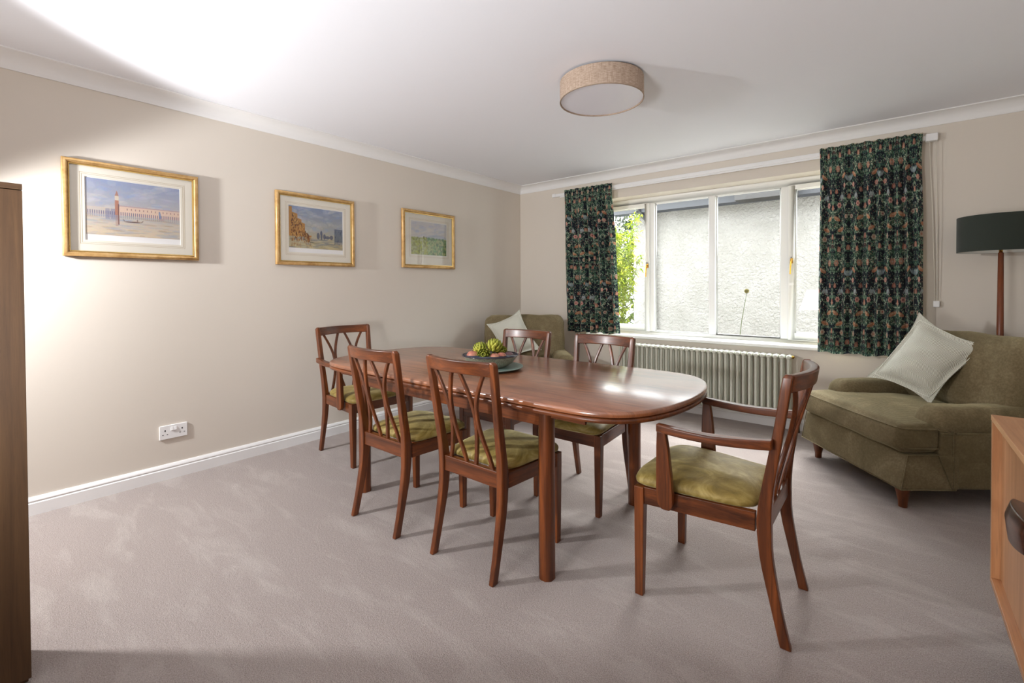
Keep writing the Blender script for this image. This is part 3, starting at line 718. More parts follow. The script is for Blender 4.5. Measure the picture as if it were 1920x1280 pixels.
# ------------------------------------------------------------------ dining chairs
def interp(tab, z): return float(np.interp(z, [a for a, b in tab], [b for a, b in tab]))
FR = [(0, -.240), (.138, -.209), (.263, -.181), (.35, -.171), (.414, -.169), (.49, -.180), (.642, -.208), (.74, -.225), (.861, -.242), (.905, -.250)]
RE = [(0, -.274), (.107, -.248), (.225, -.227), (.301, -.216), (.42, -.214), (.501, -.219), (.706, -.249), (.842, -.270), (.905, -.279)]
def chair(arm, label):
    """local: x across, +y the way the sitter faces, z up"""
    cat, nm = ('armchair', 'dining_armchair') if arm else ('chair', 'dining_chair')
    root = empty(nm, (0, 0, 0), label=label, cat=cat, group='teak dining armchairs at the table ends' if arm else 'teak dining chairs along the table')
    H_ = .905 if arm else .895; sh_ = 0 if arm else .030
    yf = .248 if arm else .215; wf_ = .2325 if arm else .198; hf, hw, ht = (.195, .190, .209) if arm else (.178, .174, .190)
    fr = lambda z: interp(FR, z/H_*.905 if z > .5 else z)+sh_
    re = lambda z: interp(RE, z/H_*.905 if z > .5 else z)+sh_
    hx = lambda z: float(np.interp(z, [0, .40, H_], [hf, hw, ht]))
    for s_ in (-1, 1):      # rear leg and back post in one curved piece
        rings = []
        for z in list(np.linspace(0, .40, 11))+list(np.linspace(.44, H_-.012, 12)):
            hw_ = float(np.interp(z, [0, .2, .42, .8, H_], [.0115, .0145, .0165, .0145, .013]))
            x = s_*hx(z); rings.append([(x-hw_, fr(z), z), (x+hw_, fr(z), z), (x+hw_, re(z), z), (x-hw_, re(z), z)])
        z = H_; x = s_*(hx(z)-.004); rings.append([(x-.009, fr(z)-.003, z), (x+.007, fr(z)-.003, z), (x+.007, re(z)+.003, z), (x-.009, re(z)+.003, z)])
        MB().loft(rings).build('leg', M['teak_z'], root, bev=.0045, seg=2)
    for s_ in (-1, 1):      # tapering front legs
        rings = []
        for z, t_ in ((0, .013), (.15, .0155), (.36, .019), (.424, .019)):
            cx, cy = s_*(wf_+.0), yf-.019
            rings.append([(cx-t_, cy-t_, z), (cx+t_, cy-t_, z), (cx+t_, cy+.019, z), (cx-t_, cy+.019, z)])
        MB().loft(rings).build('leg', M['teak_z'], root, bev=.003)
    # seat frame: two side rails, front rail, back rail
    zr0, zr1 = .360, .425
    for s_ in (-1, 1):
        y0, y1 = yf-.036, fr(.4)+.004; xa, xb = s_*(wf_), s_*hx(.4)
        V = [(xa-.012, y0, zr0), (xa+.012, y0, zr0), (xb+.012, y1, zr0), (xb-.012, y1, zr0)]
        MB().add(V+[(a, b, zr1) for a, b, c in V], [(0, 3, 2, 1), (4, 5, 6, 7), (0, 1, 5, 4), (1, 2, 6, 5), (2, 3, 7, 6), (3, 0, 4, 7)]).build('side_rail', M['teak_y'], root, bev=.002)
    MB().box((-wf_+.017, yf-.030, zr0), (wf_-.017, yf-.004, zr1)).build('front_rail', M['teak_x'], root, bev=.003)
    MB().box((-hx(.4)+.012, re(.4)+.008, zr0+.005), (hx(.4)-.012, fr(.4)-.010, zr1+.008)).build('back_rail', M['teak_x'], root, bev=.002)
    # curved top rail
    bow = .046 if arm else .032; zt0 = H_-.062; rings = []; n = 16
    for i in range(n+1):
        u = -1+2*i/n; x = u*(ht-.006); b = bow*(1-u*u); ring = []
        for z in (zt0, H_-.004):
            ring.append((x, fr(z)-b-.001, z))
        for z in (H_, zt0-.0):
            ring.append((x, re(z)-b+.001, z))
        ring = [(x, fr(zt0)-b, zt0+.004*(1-u*u)), (x, fr(H_)-b, H_-.002), (x, re(H_)-b, H_-.002), (x, re(zt0)-b, zt0+.004*(1-u*u))]
        rings.append(ring)
    MB().loft(rings).build('top_rail', M['teak_x'], root, bev=.006, seg=3)
    # four curved slats forming two touching pairs
    zb0 = zr1+.004; inner_t, inner_b = ht-.018, hx(.4)-.018
    for (ut, um, ub, sg) in ((.085, .262, .10, 1), (.43, .292, .41, -1), (.57, .708, .59, 1), (.915, .738, .90, -1)):
        rings = []
        for i in range(15):
            t_ = i/14; z = zt0+.006+(zb0-zt0-.004)*t_
            # strongest bulge a little above the middle
            if t_ < .46: q = math.sin(t_/.46*PI/2)
            else: q = math.cos((t_-.46)/.54*PI/2)**1.15
            base = ut+(ub-ut)*t_; u = base+((um)-(ut if t_ < .46 else ub)-(0))*q*1.0 if False else (ut+(um-ut)*q if t_ < .46 else ub+(um-ub)*q)
            half = inner_t*(1-t_)+inner_b*t_; x = (u*2-1)*half
            b = bow*(1-(x/(ht))**2)*float(np.interp(t_, [0, .5, 1], [1, .45, .0]))
            yc = (fr(z)+re(z))/2-b; wd = .0085; th = .0075
            rings.append([(x-wd, yc+th, z), (x+wd, yc+th, z), (x+wd, yc-th, z), (x-wd, yc-th, z)])
        MB().loft(rings).build('slat', M['teak_z'], root, bev=.003)
    # upholstered pad
    N = 26; D0, D1 = fr(.43)+.002, yf+.016; pad = MB(); ringsT = []
    def outline(k, ins):
        # superellipse-like trapezoid
        pts = []
        for i in range(N*4):
            a = 2*PI*i/(N*4); c_, s2 = math.cos(a), math.sin(a); e = .28
            u = math.copysign(abs(c_)**e, c_); v = math.copysign(abs(s2)**e, s2)
            yc, hy = (D0+D1)/2, (D1-D0)/2-ins
            half = np.interp(v, [-1, 1], [hx(.4)+.006, wf_+.022])-ins
            vv = v*hy; bulge = .012*(1-u*u)*max(0, v)
            pts.append((u*half, yc+vv+bulge))
        return pts
    zpad = [(.012, .4255), (.002, .432), (0, .442), (.003, .452), (.014, .462), (.035, .4695), (.07, .475), (.12, .479), (.17, .481)]
    rings = [[(x, y, z+.002*math.sin(31*x+17*y)*(ins > .0)) for x, y in outline(0, ins)] for ins, z in zpad]
    pad.loft(rings).build('seat', M['seat'], root, smooth=True)
    if arm:
        for s_ in (-1, 1):
            rings = []
            for z, w_, yc in ((.372, .014, .118), (.39, .028, .120), (.43, .031, .122), (.50, .028, .124), (.60, .022, .128), (.655, .0165, .131), (.663, .0165, .131)):
                xo = s_*float(np.interp(z, [.37, .67], [.2575, .268])); hx_ = .0125
                rings.append([(xo-hx_, yc-w_, z), (xo+hx_, yc-w_, z), (xo+hx_, yc+w_, z), (xo-hx_, yc+w_, z)])
            MB().loft(rings).build('arm_post', M['teak_z'], root, bev=.004)
            rings = []
            for i in range(11):
                t_ = i/10; y = .150+(-.222-.150)*t_; x = s_*(.266+(.232-.266)*t_**1.6); zc = .672-.010*math.sin(PI*t_)+.002*t_
                wx_ = float(np.interp(t_, [0, .15, .5, .9, 1], [.014, .017, .022, .016, .014])); hz = float(np.interp(t_, [0, .5, 1], [.015, .014, .0165]))
                rings.append([(x-wx_, y, zc-hz), (x+wx_, y, zc-hz), (x+wx_, y, zc+hz), (x-wx_, y, zc+hz)])
            MB().loft(rings).build('armrest', M['teak_y'], root, bev=.005, seg=3)
    return root
arm = chair(True, 'teak armchair with olive velvet seat at the right end of the table')
arm.location = (3.0, -2.535, 0); arm.rotation_euler = (0, 0, PI/2)
dup(arm, (.528, -2.53, 0), -PI/2, 'teak armchair with olive velvet seat at the far left end of the table')
ch = chair(False, 'teak side chair with dark olive seat on the camera side, nearer the big table leg')
ch.location = (2.112, -2.862, 0)
dup(ch, (1.520, -2.890, 0), 0, 'teak side chair with dark olive seat on the camera side, farther left')
dup(ch, (2.150, -2.132, 0), PI, 'teak side chair on the window side, in front of the radiator end')
dup(ch, (1.548, -2.128, 0), PI, 'teak side chair on the window side, in front of the far sofa')

# ------------------------------------------------------------------ table
tb = empty('dining_table', (1.757, -2.485, 0), label='long reddish teak extending dining table with rounded ends', cat='table')
half = [(1.138, 0), (1.134, .10), (1.120, .20), (1.094, .30), (1.062, .375), (1.028, .425), (.985, .463), (.93, .484), (.86, .494), (.76, .499), (.60, .50), (.3, .50), (0, .50)]
def smooth_outline(ins):
    q = half; full = [(x, y) for x, y in q]+[(-x, y) for x, y in q[-2::-1]]
    full = full+[(x, -y) for x, y in full[-2:0:-1]]
    P = np.array(full); # inset along normals after Catmull-Rom densify
    Q = np.vstack([P, P[:1]]); sl_ = np.concatenate([[0], np.cumsum(np.linalg.norm(np.diff(Q, axis=0), axis=1))])
    tt = np.linspace(0, sl_[-1], 281)[:-1]; O = np.stack([np.interp(tt, sl_, Q[:, k]) for k in (0, 1)], 1)
    for _ in range(22): O = .5*O+.25*(np.roll(O, 1, 0)+np.roll(O, -1, 0))
    Tn = np.roll(O, -1, 0)-np.roll(O, 1, 0); Nn = np.stack([Tn[:, 1], -Tn[:, 0]], 1); Nn /= np.linalg.norm(Nn, axis=1)[:, None]
    # outline runs counter-clockwise in +y first: make normals point outward
    if (Nn*O).sum() < 0: Nn = -Nn
    return O-Nn*ins
ZT = .735
def slab(name, prof, mat, hole=False):
    rings = [[(x, y, z) for x, y in smooth_outline(ins)] for ins, z in prof]
    o = MB().loft(rings).build(name, mat, tb); autosmooth(o, 50); return o
slab('tabletop', [(.010, ZT-.024), (.002, ZT-.021), (0, ZT-.012), (.003, ZT-.004), (.010, ZT), ], M['table'])
slab('edge_moulding', [(.014, ZT-.046), (.004, ZT-.044), (0.001, ZT-.037), (.003, ZT-.029), (.012, ZT-.0245)], M['teak_x'])
for y in (-.455, .433): MB().box((-.66, y, ZT-.106), (.66, y+.022, ZT-.046)).build('apron', M['teak_x'], tb, bev=.002)
for x in (-.66, .638): MB().box((x, -.433, ZT-.106), (x+.022, .433, ZT-.046)).build('apron', M['teak_y'], tb, bev=.002)
for y in (-.44, .425): MB().box((-.86, y, ZT-.070), (.86, y+.015, ZT-.047)).build('extension_runner', M['teak_x'], tb)
def legsec(s, c, r=.009):
    # square section with a rounded groove on every corner
    pts = []
    for i, (sx_, sy_) in enumerate(((1, 1), (-1, 1), (-1, -1), (1, -1))):
        a = s-r*1.5
        L = [(s, a-.006), (s-.003, a), (s-.0065, a+.003), (s-.008, s-.008), (a+.003, s-.0065), (a, s-.003), (a-.006, s)]
        L = [(x*sx_, y*sy_) for x, y in L]
        if sx_*sy_ < 0: L = L[::-1]
        pts += L
    return [(c[0]+x, c[1]+y) for x, y in pts]
for x in (-.632, .672):
    for y in (-.427, .408):
        rings = [[(px_, py_, z) for px_, py_ in legsec(.0315, (x, y))] for z in (0, ZT-.046)]
        o = MB().loft(rings).build('leg', M['teak_z'], tb); autosmooth(o, 35)

# ------------------------------------------------------------------ plate, bowl and fruit
def ribbed():
    t = NT('ribbed_green_stoneware'); tc = t.n.new('ShaderNodeTexCoord'); v = t.node('ShaderNodeMapping', {'Vector': tc.outputs['Object']}).outputs[0]
    rad_ = t.node('ShaderNodeTexGradient', {'Vector': v}, gradient_type='RADIAL').outputs[1]
    wv = t.node('ShaderNodeMath', {0: t.node('ShaderNodeMath', {0: rad_, 1: 2*PI*110}, operation='MULTIPLY').outputs[0]}, operation='SINE').outputs[0]
    t.bump(wv, .5, .002)
    return t.set(Base_Color=lin((128, 150, 142)), Roughness=.3)
pl = MB().lathe([(0, 0), (.14, 0), (.150, .004), (.178, .010), (.185, .014), (.184, .0165), (.172, .0155), (.150, .010), (.10, .008), (0, .008)], 72)
plo = pl.build('serving_plate', ribbed(), None, loc=(1.772, -2.525, ZT)); autosmooth(plo, 60); tag(plo, 'ribbed grey-green stoneware plate under the bowl on the table', 'plate')
def stone():
    t = NT('speckled_stoneware'); v = t.coord('Object')
    col = t.ramp(t.noise(v, 120, 3, .7), [(.35, lin((104, 104, 90))), (.5, lin((142, 142, 124))), (.7, lin((160, 160, 142)))])
    return t.set(Base_Color=col, Roughness=.3)
bw = empty('fruit_bowl', (1.752, -2.502, ZT+.009), label='wide grey stoneware bowl with dark rim on the plate', cat='bowl')
o = MB().lathe([(0, 0), (.085, 0), (.098, .004), (.125, .022), (.148, .050), (.160, .0655), (.1575, .067), (.144, .052), (.12, .026), (.09, .010), (0, .008)], 64).build('body', stone(), bw); autosmooth(o, 60)
o = MB().lathe([(.1592, .0640), (.1625, .0655), (.1622, .0685), (.158, .0692), (.1555, .0672), (.1592, .0640)], 64).build('rim', flat('dark_plum_glaze', (52, 44, 58), .15), bw, smooth=True)
o = MB().lathe([(.1560, .0665), (.1425, .0525), (.1185, .0272), (.0885, .0112), (0.001, .0090), (0.001, .0095), (.0880, .0120), (.1175, .0280), (.1415, .0532), (.1555, .0672)], 64).build('inside_glaze', flat('deep_blue_glaze', (48, 52, 66), .12), bw, smooth=True)
M['arti'] = leafmat('artichoke_green', (128, 140, 36), (206, 206, 84), .05)
def artichoke(name, loc, tilt, R, seed, label, rz=0):
    root = empty(name, loc, rz, label=label, cat='artichoke', group='artichokes in the bowl'); root.rotation_euler = (tilt[0], tilt[1], rz)
    MB().lathe([(0, -R*.9), (R*.4, -R*.75), (R*.66, -R*.3), (R*.62, R*.2), (R*.35, R*.65), (0, R*.8)], 16).build('heart', M['arti'], root, smooth=True)
    rg = random.Random(seed); br = MB()
    for ring, (z, rr, n_, L, lean) in enumerate(((-.75, .55, 7, .9, .9), (-.4, .82, 9, 1.0, .55), (0, .88, 9, .95, .25), (.35, .72, 8, .85, .0), (.65, .45, 6, .7, -.25))):
        for k in range(n_):
            a = 2*PI*(k+.5*(ring % 2))/n_+rg.uniform(-.08, .08); d = Vector((math.cos(a), math.sin(a), 0)); s2 = Vector((-math.sin(a), math.cos(a), 0))
            p = d*rr*R+Vector((0, 0, z*R)); up = (Vector((0, 0, 1))+d*lean).normalized(); l = L*R; w = R*.33
            nrm = s2.cross(up).normalized(); V = []
            for t_, ww, o_ in ((0, .7, .0), (.35, 1.0, .10), (.7, .7, .08), (1, .08, -.02)):
                c = p+up*l*t_+nrm*o_*R
                V += [c+s2*w*ww-nrm*.12*R*ww, c+nrm*.10*R, c-s2*w*ww-nrm*.12*R*ww]
            F = []
            for i in range(3): F += [(i*3, i*3+1, i*3+4, i*3+3), (i*3+1, i*3+2, i*3+5, i*3+4)]
            br.add(V, F)
    o = br.build('bract', M['arti'], root, smooth=True); o['kind'] = 'stuff'
    sd = o.modifiers.new('thick', 'SOLIDIFY'); sd.thickness = .0015
    MB().tube([(0, 0, -R*.9), (0, 0, -R*1.35)], [R*.22, R*.2], 10).build('stalk', flat('artichoke_stalk', (140, 148, 84), .7), root, smooth=True)
BX, BY, BZ = 1.752, -2.502, ZT+.009
# cam-right direction ~ (.77,.63); cam-near direction ~ (.67,-.74)
def at(r_, n_, z): return (BX+.79*r_+.61*n_, BY+.61*r_-.79*n_, BZ+z)
artichoke('artichoke', at(-.058, -.005, .098), (.35, -.2), .030, 1, 'small bright green artichoke with open tips, left in the bowl')
artichoke('artichoke', at(.022, -.015, .108), (-.15, .15), .036, 2, 'largest artichoke, round and pale green, right of centre in the bowl')
artichoke('artichoke', at(-.030, .064, .072), (1.3, .4), .031, 3, 'yellow-green artichoke lying on its side at the front of the bowl', .5)
artichoke('artichoke', at(.062, -.04, .078), (.6, .9), .026, 4, 'small olive artichoke half hidden behind the largest one')
def fruit(name, loc, R, m_, label, sc=(1, 1, .92)):
    prof = []
    for i in range(17):
        a = -PI/2+PI*i/16; rr = R*math.cos(a); z = R*math.sin(a)-(R*.14*math.exp(-(rr/R*3.2)**2) if a > 0 else 0)
        prof.append((max(rr, 0), z))
    root = empty(name, loc, random.uniform(0, 3), label=label, cat='fruit', group='pink fruits in the bowl')
    o = MB().lathe(prof, 22).build('flesh', m_, root, smooth=True); o.scale = sc
    MB().tube([(0, 0, R*.74), (.002, 0, R*1.02)], [.0016, .0012], 6).build('stem', flat('brown_stem', (84, 62, 38), .8), root)
def fruitmat(name, a, b):
    t = NT(name); v = t.coord('Object'); col = t.ramp(t.noise(v, 22, 4, .6), [(.38, lin(a)), (.64, lin(b))]); return t.set(Base_Color=col, Roughness=.45)
fm = fruitmat('blush_skin', (172, 96, 84), (206, 150, 120)); fm2 = fruitmat('plum_skin', (84, 58, 66), (120, 88, 92))
fruit('pink_fruit', at(-.098, .030, .062), .034, fm, 'rosy pink fruit at the left edge of the bowl')
fruit('pink_fruit', at(.030, .074, .058), .030, fm, 'peach-pink fruit at the front right of the bowl')
fruit('pink_fruit', at(.066, .050, .060), .029, fm, 'peach-pink fruit tucked behind the front right one')
fruit('pink_fruit', at(.105, .0, .056), .030, fm2, 'dusky plum coloured fruit at the right side of the bowl')
fruit('pink_fruit', at(-.045, .01, .042), .030, fm2, 'dusky fruit low in the bowl between the artichokes')

# ------------------------------------------------------------------ sofas
def sofa(loc, rz, label):
    """local: x across (viewer's right +), y towards the back, front bottom edge at y=0"""
    root = empty('armchair_sofa', loc, rz, label=label, cat='sofa', group='olive snuggler sofas')
    Wd, D = .88, .945; sm = M['sofa']
    def noisy(p, amt=.004): return p+Vector((math.sin(p.y*23+p.z*17), math.sin(p.x*19+p.z*29), math.sin(p.x*21+p.y*27)))*amt
    def body(name, size, c, r, puff=(0, 0, 0), n=9, fn=None, parent=None):
        V, F = rbox(size, r, n, fn, c, puff); return MB().add(V, F).build(name, sm, parent or root, smooth=True)
    def basef(p, a, b, d):
        return p+Vector((0, .035*(p.z-.12)/.19 if p.y < .1 else 0, 0))
    body('base', (Wd, .30, .185), (0, .15, .2125), .012, fn=basef)
    body('base_back', (Wd-.03, D-.30, .20), (0, .30+(D-.30)/2, .22), .02)
    # piping along the plinth
    MB().tube([(-Wd/2-.001, .28, .122), (-Wd/2-.001, .002, .122), (Wd/2+.001, .002, .122), (Wd/2+.001, .28, .122)], .0035, 6).build('piping', sm, root, smooth=True)
    for s_ in (-1, 1): MB().tube([(s_*(Wd/2+.001), .003, .122), (s_*(Wd/2+.001), .034, .302), (s_*(Wd/2+.001), .19, .304), (s_*(Wd/2+.001), .262, .125)], .003, 6).build('piping', sm, root, smooth=True)
    # T shaped seat cushion
    def cush(p, a, b, d):
        if p.y > .205:                      # narrows between the arms
            k = (Wd/2-.165)/(Wd/2-.0); f = min(1, max(0, (p.y-.205)/.03)); p.x *= 1+(k-1)*f
        crown = .028*math.cos(p.x/(Wd/2)*PI/2)**.8*math.cos((p.y-.33)/.36*PI/2) if d > 0 and abs(p.x) < Wd/2 and abs((p.y-.33)/.36) < 1 else 0
        p.z += crown; p.x *= 1-.0*d
        return noisy(p, .0025)
    cu = body('seat_cushion', (Wd-.004, .74, .150), (0, .365, .383), .045, (.0, .012, .006), 14, cush)
    # piping round the cushion front
    for zz in (.338, .440):
        pts = [(-Wd/2-.0005, .19, zz), (-Wd/2-.001, .06, zz), (-Wd/2+.012, .014, zz), (-Wd/2+.05, -.004, zz), (-.2, -.012, zz), (0, -.014, zz), (.2, -.012, zz), (Wd/2-.05, -.004, zz), (Wd/2-.012, .014, zz), (Wd/2+.001, .06, zz), (Wd/2+.0005, .19, zz)]
        MB().tube([(x, y+(.004 if abs(x) < .42 else 0), z) for x, y, z in pts], .0035, 6).build('piping', sm, cu, smooth=True)
    for s_ in (-1, 1):
        def armf(p, a, b, d, s_=s_):
            return noisy(p, .002)
        xo = s_*(Wd/2-.080)
        V, F = rbox((.150, D-.215, .33), .02, 6, armf, (s_*(Wd/2-.078), .20+(D-.215)/2, .285))
        mb = MB().add(V, F)
        ar = mb.build('arm', sm, root, smooth=True)
        def rollf(p, a, b, d, s_=s_):
            q = max(0, 1-max(0, p.y-.165)/.10); p.z -= .012*q*q; return noisy(p, .002)
        V, F = rbox((.185, D-.165, .150), .070, 9, rollf, (s_*(Wd/2-.076), .165+(D-.165)/2, .475))
        rl = MB().add(V, F).build('arm_roll', sm, ar, smooth=True)
        # stitched pleats at the arm front and the seam down the side
        sx_ = s_*(Wd/2+.0005); pc = Vector((s_*(Wd/2+.004), .268, .415))
        for k in range(5):
            a = .5+k*.42
            e = pc+Vector((0, -.095*math.sin(a)*.9, .095*abs(math.cos(a*.75))))
            MB().tube([pc, pc+(e-pc)*.5+Vector((s_*.006, 0, .004)), e], [.0028, .0022, .001], 5).build('pleat', sm, ar, smooth=True)
        MB().tube([(sx_-s_*.002, .268, .13), (sx_-s_*.002, .268, .41)], .0035, 6).build('seam', sm, ar, smooth=True)
        MB().tube([(s_*(Wd/2+.0), .28, .418), (s_*(Wd/2+.0), D-.05, .418)], .003, 6).build('seam', sm, ar, smooth=True)
    def backf(p, a, b, d):
        p.y += (p.z-.3)*.12; t_ = (p.z-.40)/.5
        if abs(p.x) > .34: p.z -= .018*((abs(p.x)-.34)/.10)**2*(1 if d > 0 else 0)
        return noisy(p, .003)
    body('backrest', (Wd-.03, .15, .64), (0, D-.165, .560), .06, (.0, .008, .0), 10, backf)
    def bcf(p, a, b, d):
        p.y += (p.z-.45)*.20
        p.z += .008*math.cos(p.x*3.3)
        return noisy(p, .004)
    bcn = body('back_cushion', (Wd-.06, .17, .440), (0, D-.285, .672), .07, (.0, .022, .006), 12, bcf)
    for x, y in ((-Wd/2+.075, .07), (Wd/2-.075, .07), (-Wd/2+.075, D-.08), (Wd/2-.075, D-.08)):
        MB().lathe([(0, 0), (.019, 0), (.0205, .004), (.021, .03), (.030, .075), (.035, .096), (.033, .106), (.036, .112), (.036, .121), (0, .121)], 20, (x, y, 0)).build('leg', M['teak_z'], root, smooth=True)
    return root
A1 = -math.acos(.607)
sofa((3.292, -.959, 0), A1, 'olive snuggler sofa in the right corner, fully in view beside the curtain')
def pillow(name, corners, mat, label, thick=.075, group=None, n=30, shift=(0, 0)):
    L_, T_, R_, B_ = [Vector(c) for c in corners]; cen = (L_+T_+R_+B_)/4
    nrm = (R_-L_).cross(T_-B_).normalized()
    if nrm.dot(CAM-cen) < 0: nrm = -nrm
    root = empty(name, (cen.x, cen.y, min(c[2] for c in corners)), label=label, cat='cushion', group=group); base = root.location.copy()
    fr_ = np.linspace(0, 1, n)
    for side, nm_ in ((1, 'cover'),):
        V = []; F = []; UV = []
        for sd_ in (1, -1):
            off = len(V)
            for j in range(n):
                for i in range(n):
                    u, v = i/(n-1), j/(n-1)
                    # edges pull in between the corners
                    eu, ev = 4*u*(1-u), 4*v*(1-v); uu = u+(.5-u)*.17*ev*abs(2*u-1); vv = v+(.5-v)*.17*eu*abs(2*v-1)
                    p = L_*(1-uu)*(1-vv)+T_*uu*(1-vv)+B_*(1-uu)*vv+R_*uu*vv
                    fl = .085; a = min(1, max(0, (min(u, 1-u)-fl)/(.5-fl))); b = min(1, max(0, (min(v, 1-v)-fl)/(.5-fl)))
                    h = (math.sin(a*PI/2)*math.sin(b*PI/2))**.55*thick
                    h += .0025+.0022*math.sin(23*u+3*v)*math.sin(19*v)*(1 if h > 0 else .5)
                    rip = .003*math.sin(14*u+9*v)*(1 if min(u, 1-u, v, 1-v) < fl else .3)
                    V.append(p+nrm*(sd_*h+rip)-base); UV.append((u, v))
            for j in range(n-1):
                for i in range(n-1):
                    q = (off+j*n+i, off+j*n+i+1, off+(j+1)*n+i+1, off+(j+1)*n+i); F.append(q if sd_ > 0 else q[::-1])
        # close the rim
        rim = [i for i in range(n)]+[(j*n+n-1) for j in range(1, n)]+[(n-1)*n+i for i in range(n-2, -1, -1)]+[j*n for j in range(n-2, 0, -1)]
        for k in range(len(rim)):
            a, b = rim[k], rim[(k+1) % len(rim)]; F.append((a, b, b+n*n, a+n*n))
        o = mesh('cover', V, F, mat, root, True); uvl = o.data.uv_layers.new(name='UVMap')
        vi = np.zeros(len(o.data.loops), np.int32); o.data.loops.foreach_get('vertex_index', vi)
        uvl.data.foreach_set('uv', np.array(UV, np.float32)[vi].ravel())
    st = MB(); k = .085
    def pt(u, v, hh): return (L_*(1-u)*(1-v)+T_*u*(1-v)+B_*(1-u)*v+R_*u*v)+nrm*hh-base
    ring = [pt(k+(1-2*k)*t, k, .007) for t in np.linspace(0, 1, 9)]+[pt(1-k, k+(1-2*k)*t, .007) for t in np.linspace(0, 1, 9)]+[pt(1-k-(1-2*k)*t, 1-k, .007) for t in np.linspace(0, 1, 9)]+[pt(k, 1-k-(1-2*k)*t, .007) for t in np.linspace(0, 1, 9)]
    st.tube(ring, .0018, 5).build('flange_stitching', mat, root)
    return root
pillow('cushion', ((3.385, -.53, .575), (3.655, -.50, 1.02), (3.965, -.70, .845), (3.70, -.72, .475)), M['herring'], 'large pale herringbone cushion on the near right sofa', .07, 'pale herringbone cushions')
# far sofa
A2 = math.radians(41); u2 = Vector((math.cos(A2), math.sin(A2))); b2 = Vector((-math.sin(A2), math.cos(A2)))
bc = Vector((.43, -.49))      # centre of the back's top edge
org = bc-b2*.885
sofa((org.x, org.y, 0), A2, 'olive snuggler sofa in the far left corner behind the table')
def fs(x, y, z): p = org+u2*x+b2*y; return (p.x, p.y, z)
pillow('cushion', (fs(-.40, .60, .82), fs(-.06, .64, .97), fs(.16, .54, .56), fs(-.22, .51, .44)), M['herring'], 'pale herringbone cushion on the far sofa in the left corner', .06, 'pale herringbone cushions')

# ------------------------------------------------------------------ floor lamp
fl = empty('floor_lamp', (4.045, -.26, 0), label='floor lamp with dark green drum shade and wooden pole in the right corner', cat='lamp')
o = drum('lamp_shade', .203, 1.402, 1.625, .003, None, fl); o.data.materials.append(flat('dark_green_velvet_shade', (34, 42, 34), .85, Sheen_Weight=.2)); o.data.materials
drum('shade_lining', .1995, 1.403, 1.624, .001, flat('white_shade_lining', (214, 214, 208), .7), fl)
MB().tube([(0, 0, .03), (0, 0, .8), (0, 0, 1.395)], [.021, .0175, .0130], 20).build('pole', wood('lamp_pole_wood', 'z', (138, 74, 42), (104, 52, 28), .35), fl, smooth=True)
MB().lathe([(0, 1.39), (.009, 1.39), (.009, 1.43), (.012, 1.432), (.012, 1.47), (0, 1.47)], 16).build('neck', M['brass'], fl, smooth=True)
MB().tube([(0, 0, 1.47), (0, 0, 1.50), (0, 0, 1.53), (0, 0, 1.56), (0, 0, 1.575)], [.012, .02, .03, .022, .004], 16).build('bulb', flat('opal_bulb', (235, 235, 230), .3), fl, smooth=True)
MB().tube([(-.199, 0, 1.45), (0, 0, 1.44), (.199, 0, 1.45)], .002, 6).tube([(0, -.199, 1.45), (0, 0, 1.44), (0, .199, 1.45)], .002, 6).build('shade_fitting', M['brass'], fl)
MB().lathe([(0, 0), (.135, 0), (.138, .004), (.135, .014), (.03, .026), (.021, .036), (0, .036)], 40).build('base', M['pipe'], fl, smooth=True)

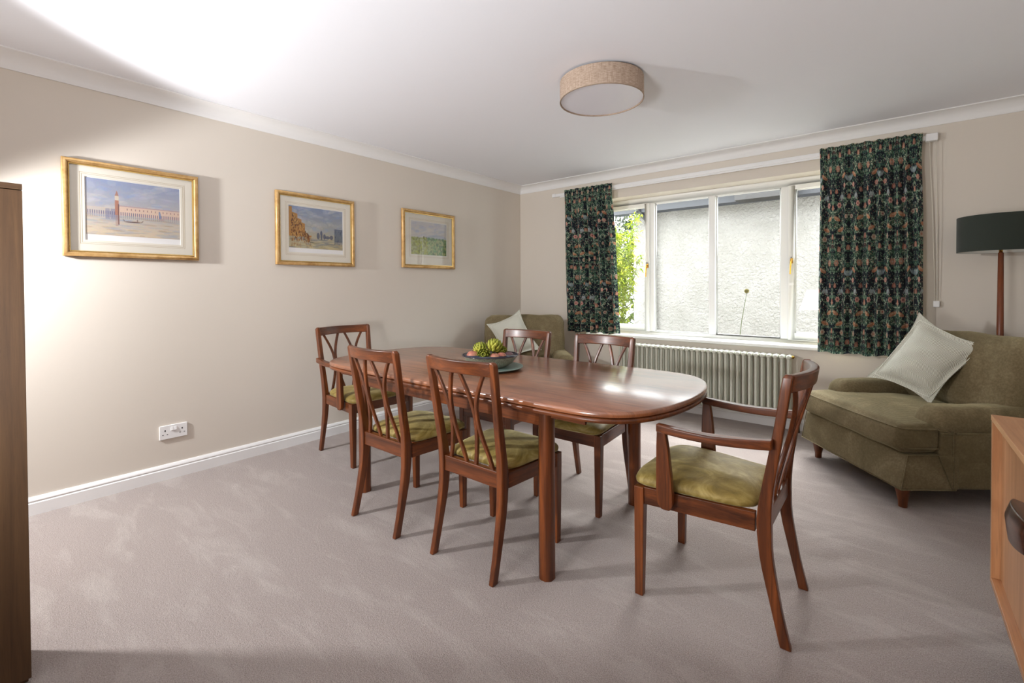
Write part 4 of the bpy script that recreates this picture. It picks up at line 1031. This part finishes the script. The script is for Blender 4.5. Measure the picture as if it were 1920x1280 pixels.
# ------------------------------------------------------------------ sideboard
sb = empty('sideboard', (4.05, -3.25, 0), label='long teak sideboard at the right edge with dark carved handles', cat='sideboard')
X0, X1, Y1, Y0, Z0, Z1 = 3.773-4.05, 4.32-4.05, -2.31+3.25, -4.15+3.25, .225, .770
t_ = .018
MB().box((X0, Y0, Z1-t_), (X1, Y1, Z1)).build('top_panel', M['side_y'], sb, bev=.0015)
MB().box((X0, Y0, Z0), (X1, Y1, Z0+t_)).build('bottom_panel', M['side_y'], sb, bev=.0015)
for y in (Y1-t_, Y0): MB().box((X0, y, Z0+t_), (X1, y+t_, Z1-t_)).build('side_panel', M['side_z'], sb, bev=.0015)
MB().box((X1-.01, Y0+t_, Z0+t_), (X1, Y1-t_, Z1-t_)).build('back_panel', M['side_y'], sb)
MB().box((X0-.0012, Y0, Z1-t_+.001), (X0, Y1, Z1-.001)).build('edge_banding', flat('pale_edge_band', (214, 166, 118), .45), sb)
nd = 3; L_ = (Y1-Y0-2*t_)/nd
for k in range(nd):
    y1 = Y1-t_-k*L_-.0015; y0 = y1-L_+.003
    d_ = MB().box((X0+.022, y0, Z0+t_+.002), (X0+.040, y1, Z1-t_-.002)).build('door', M['side_z'], sb, bev=.001)
    hy = y1-.405 if k == 0 else y1-.30
    rings = []
    for i in range(13):
        q = -1+2*i/12; hh = .040+.006*(1-q*q); dd = .030+.014*(1-q*q)
        yy = hy-.0+q*.085-.045
        rings.append([(X0+.022, yy, .592-hh*.75), (X0+.022-dd, yy, .592-hh), (X0+.022-dd-.006, yy, .592+hh*.2), (X0+.022-dd+.004, yy, .592+hh), (X0+.022, yy, .592+hh*.8)])
    MB().loft(rings).build('handle', M['dark_wood'] if 'dark_wood' in M else M['teak_y'], d_, bev=.004, seg=2)
for x, y in ((X0+.06, Y1-.42), (X0+.06, Y0+.42), (X1-.06, Y1-.42), (X1-.06, Y0+.42)):
    MB().tube([(x, y, 0), (x, y, Z0)], [.013, .021], 16).build('leg', M['side_z'], sb, smooth=True)
MB().box((X0+.045, Y0+.35, Z0-.03), (X0+.065, Y1-.35, Z0)).build('plinth_rail', M['side_y'], sb, bev=.001)

# ------------------------------------------------------------------ tall cupboard at the left edge
cb = empty('tall_cupboard', (1.33, -4.85, 0), label='tall brown oak cupboard cut off by the left edge of the photograph', cat='cupboard')
MB().box((-.03, -.53, .0), (.165, .53, 1.488)).build('carcass', M['oak_z'], cb, bev=.0015)
MB().box((-.03, -.535, 1.488), (.188, .535, 1.505)).build('top_panel', M['oak_y'], cb, bev=.001)
for y0, y1 in ((-.53, -.002), (.002, .535)):
    d_ = MB().box((.167, y0, .02), (.187, y1, 1.486)).build('door', M['oak_z'], cb, bev=.0015)
    yy = y0+.05 if y0 > -.2 else y1-.05
    MB().tube([(.187, yy, .84), (.205, yy, .84)], [.006, .012], 12).build('knob', M['brass'], d_, smooth=True)
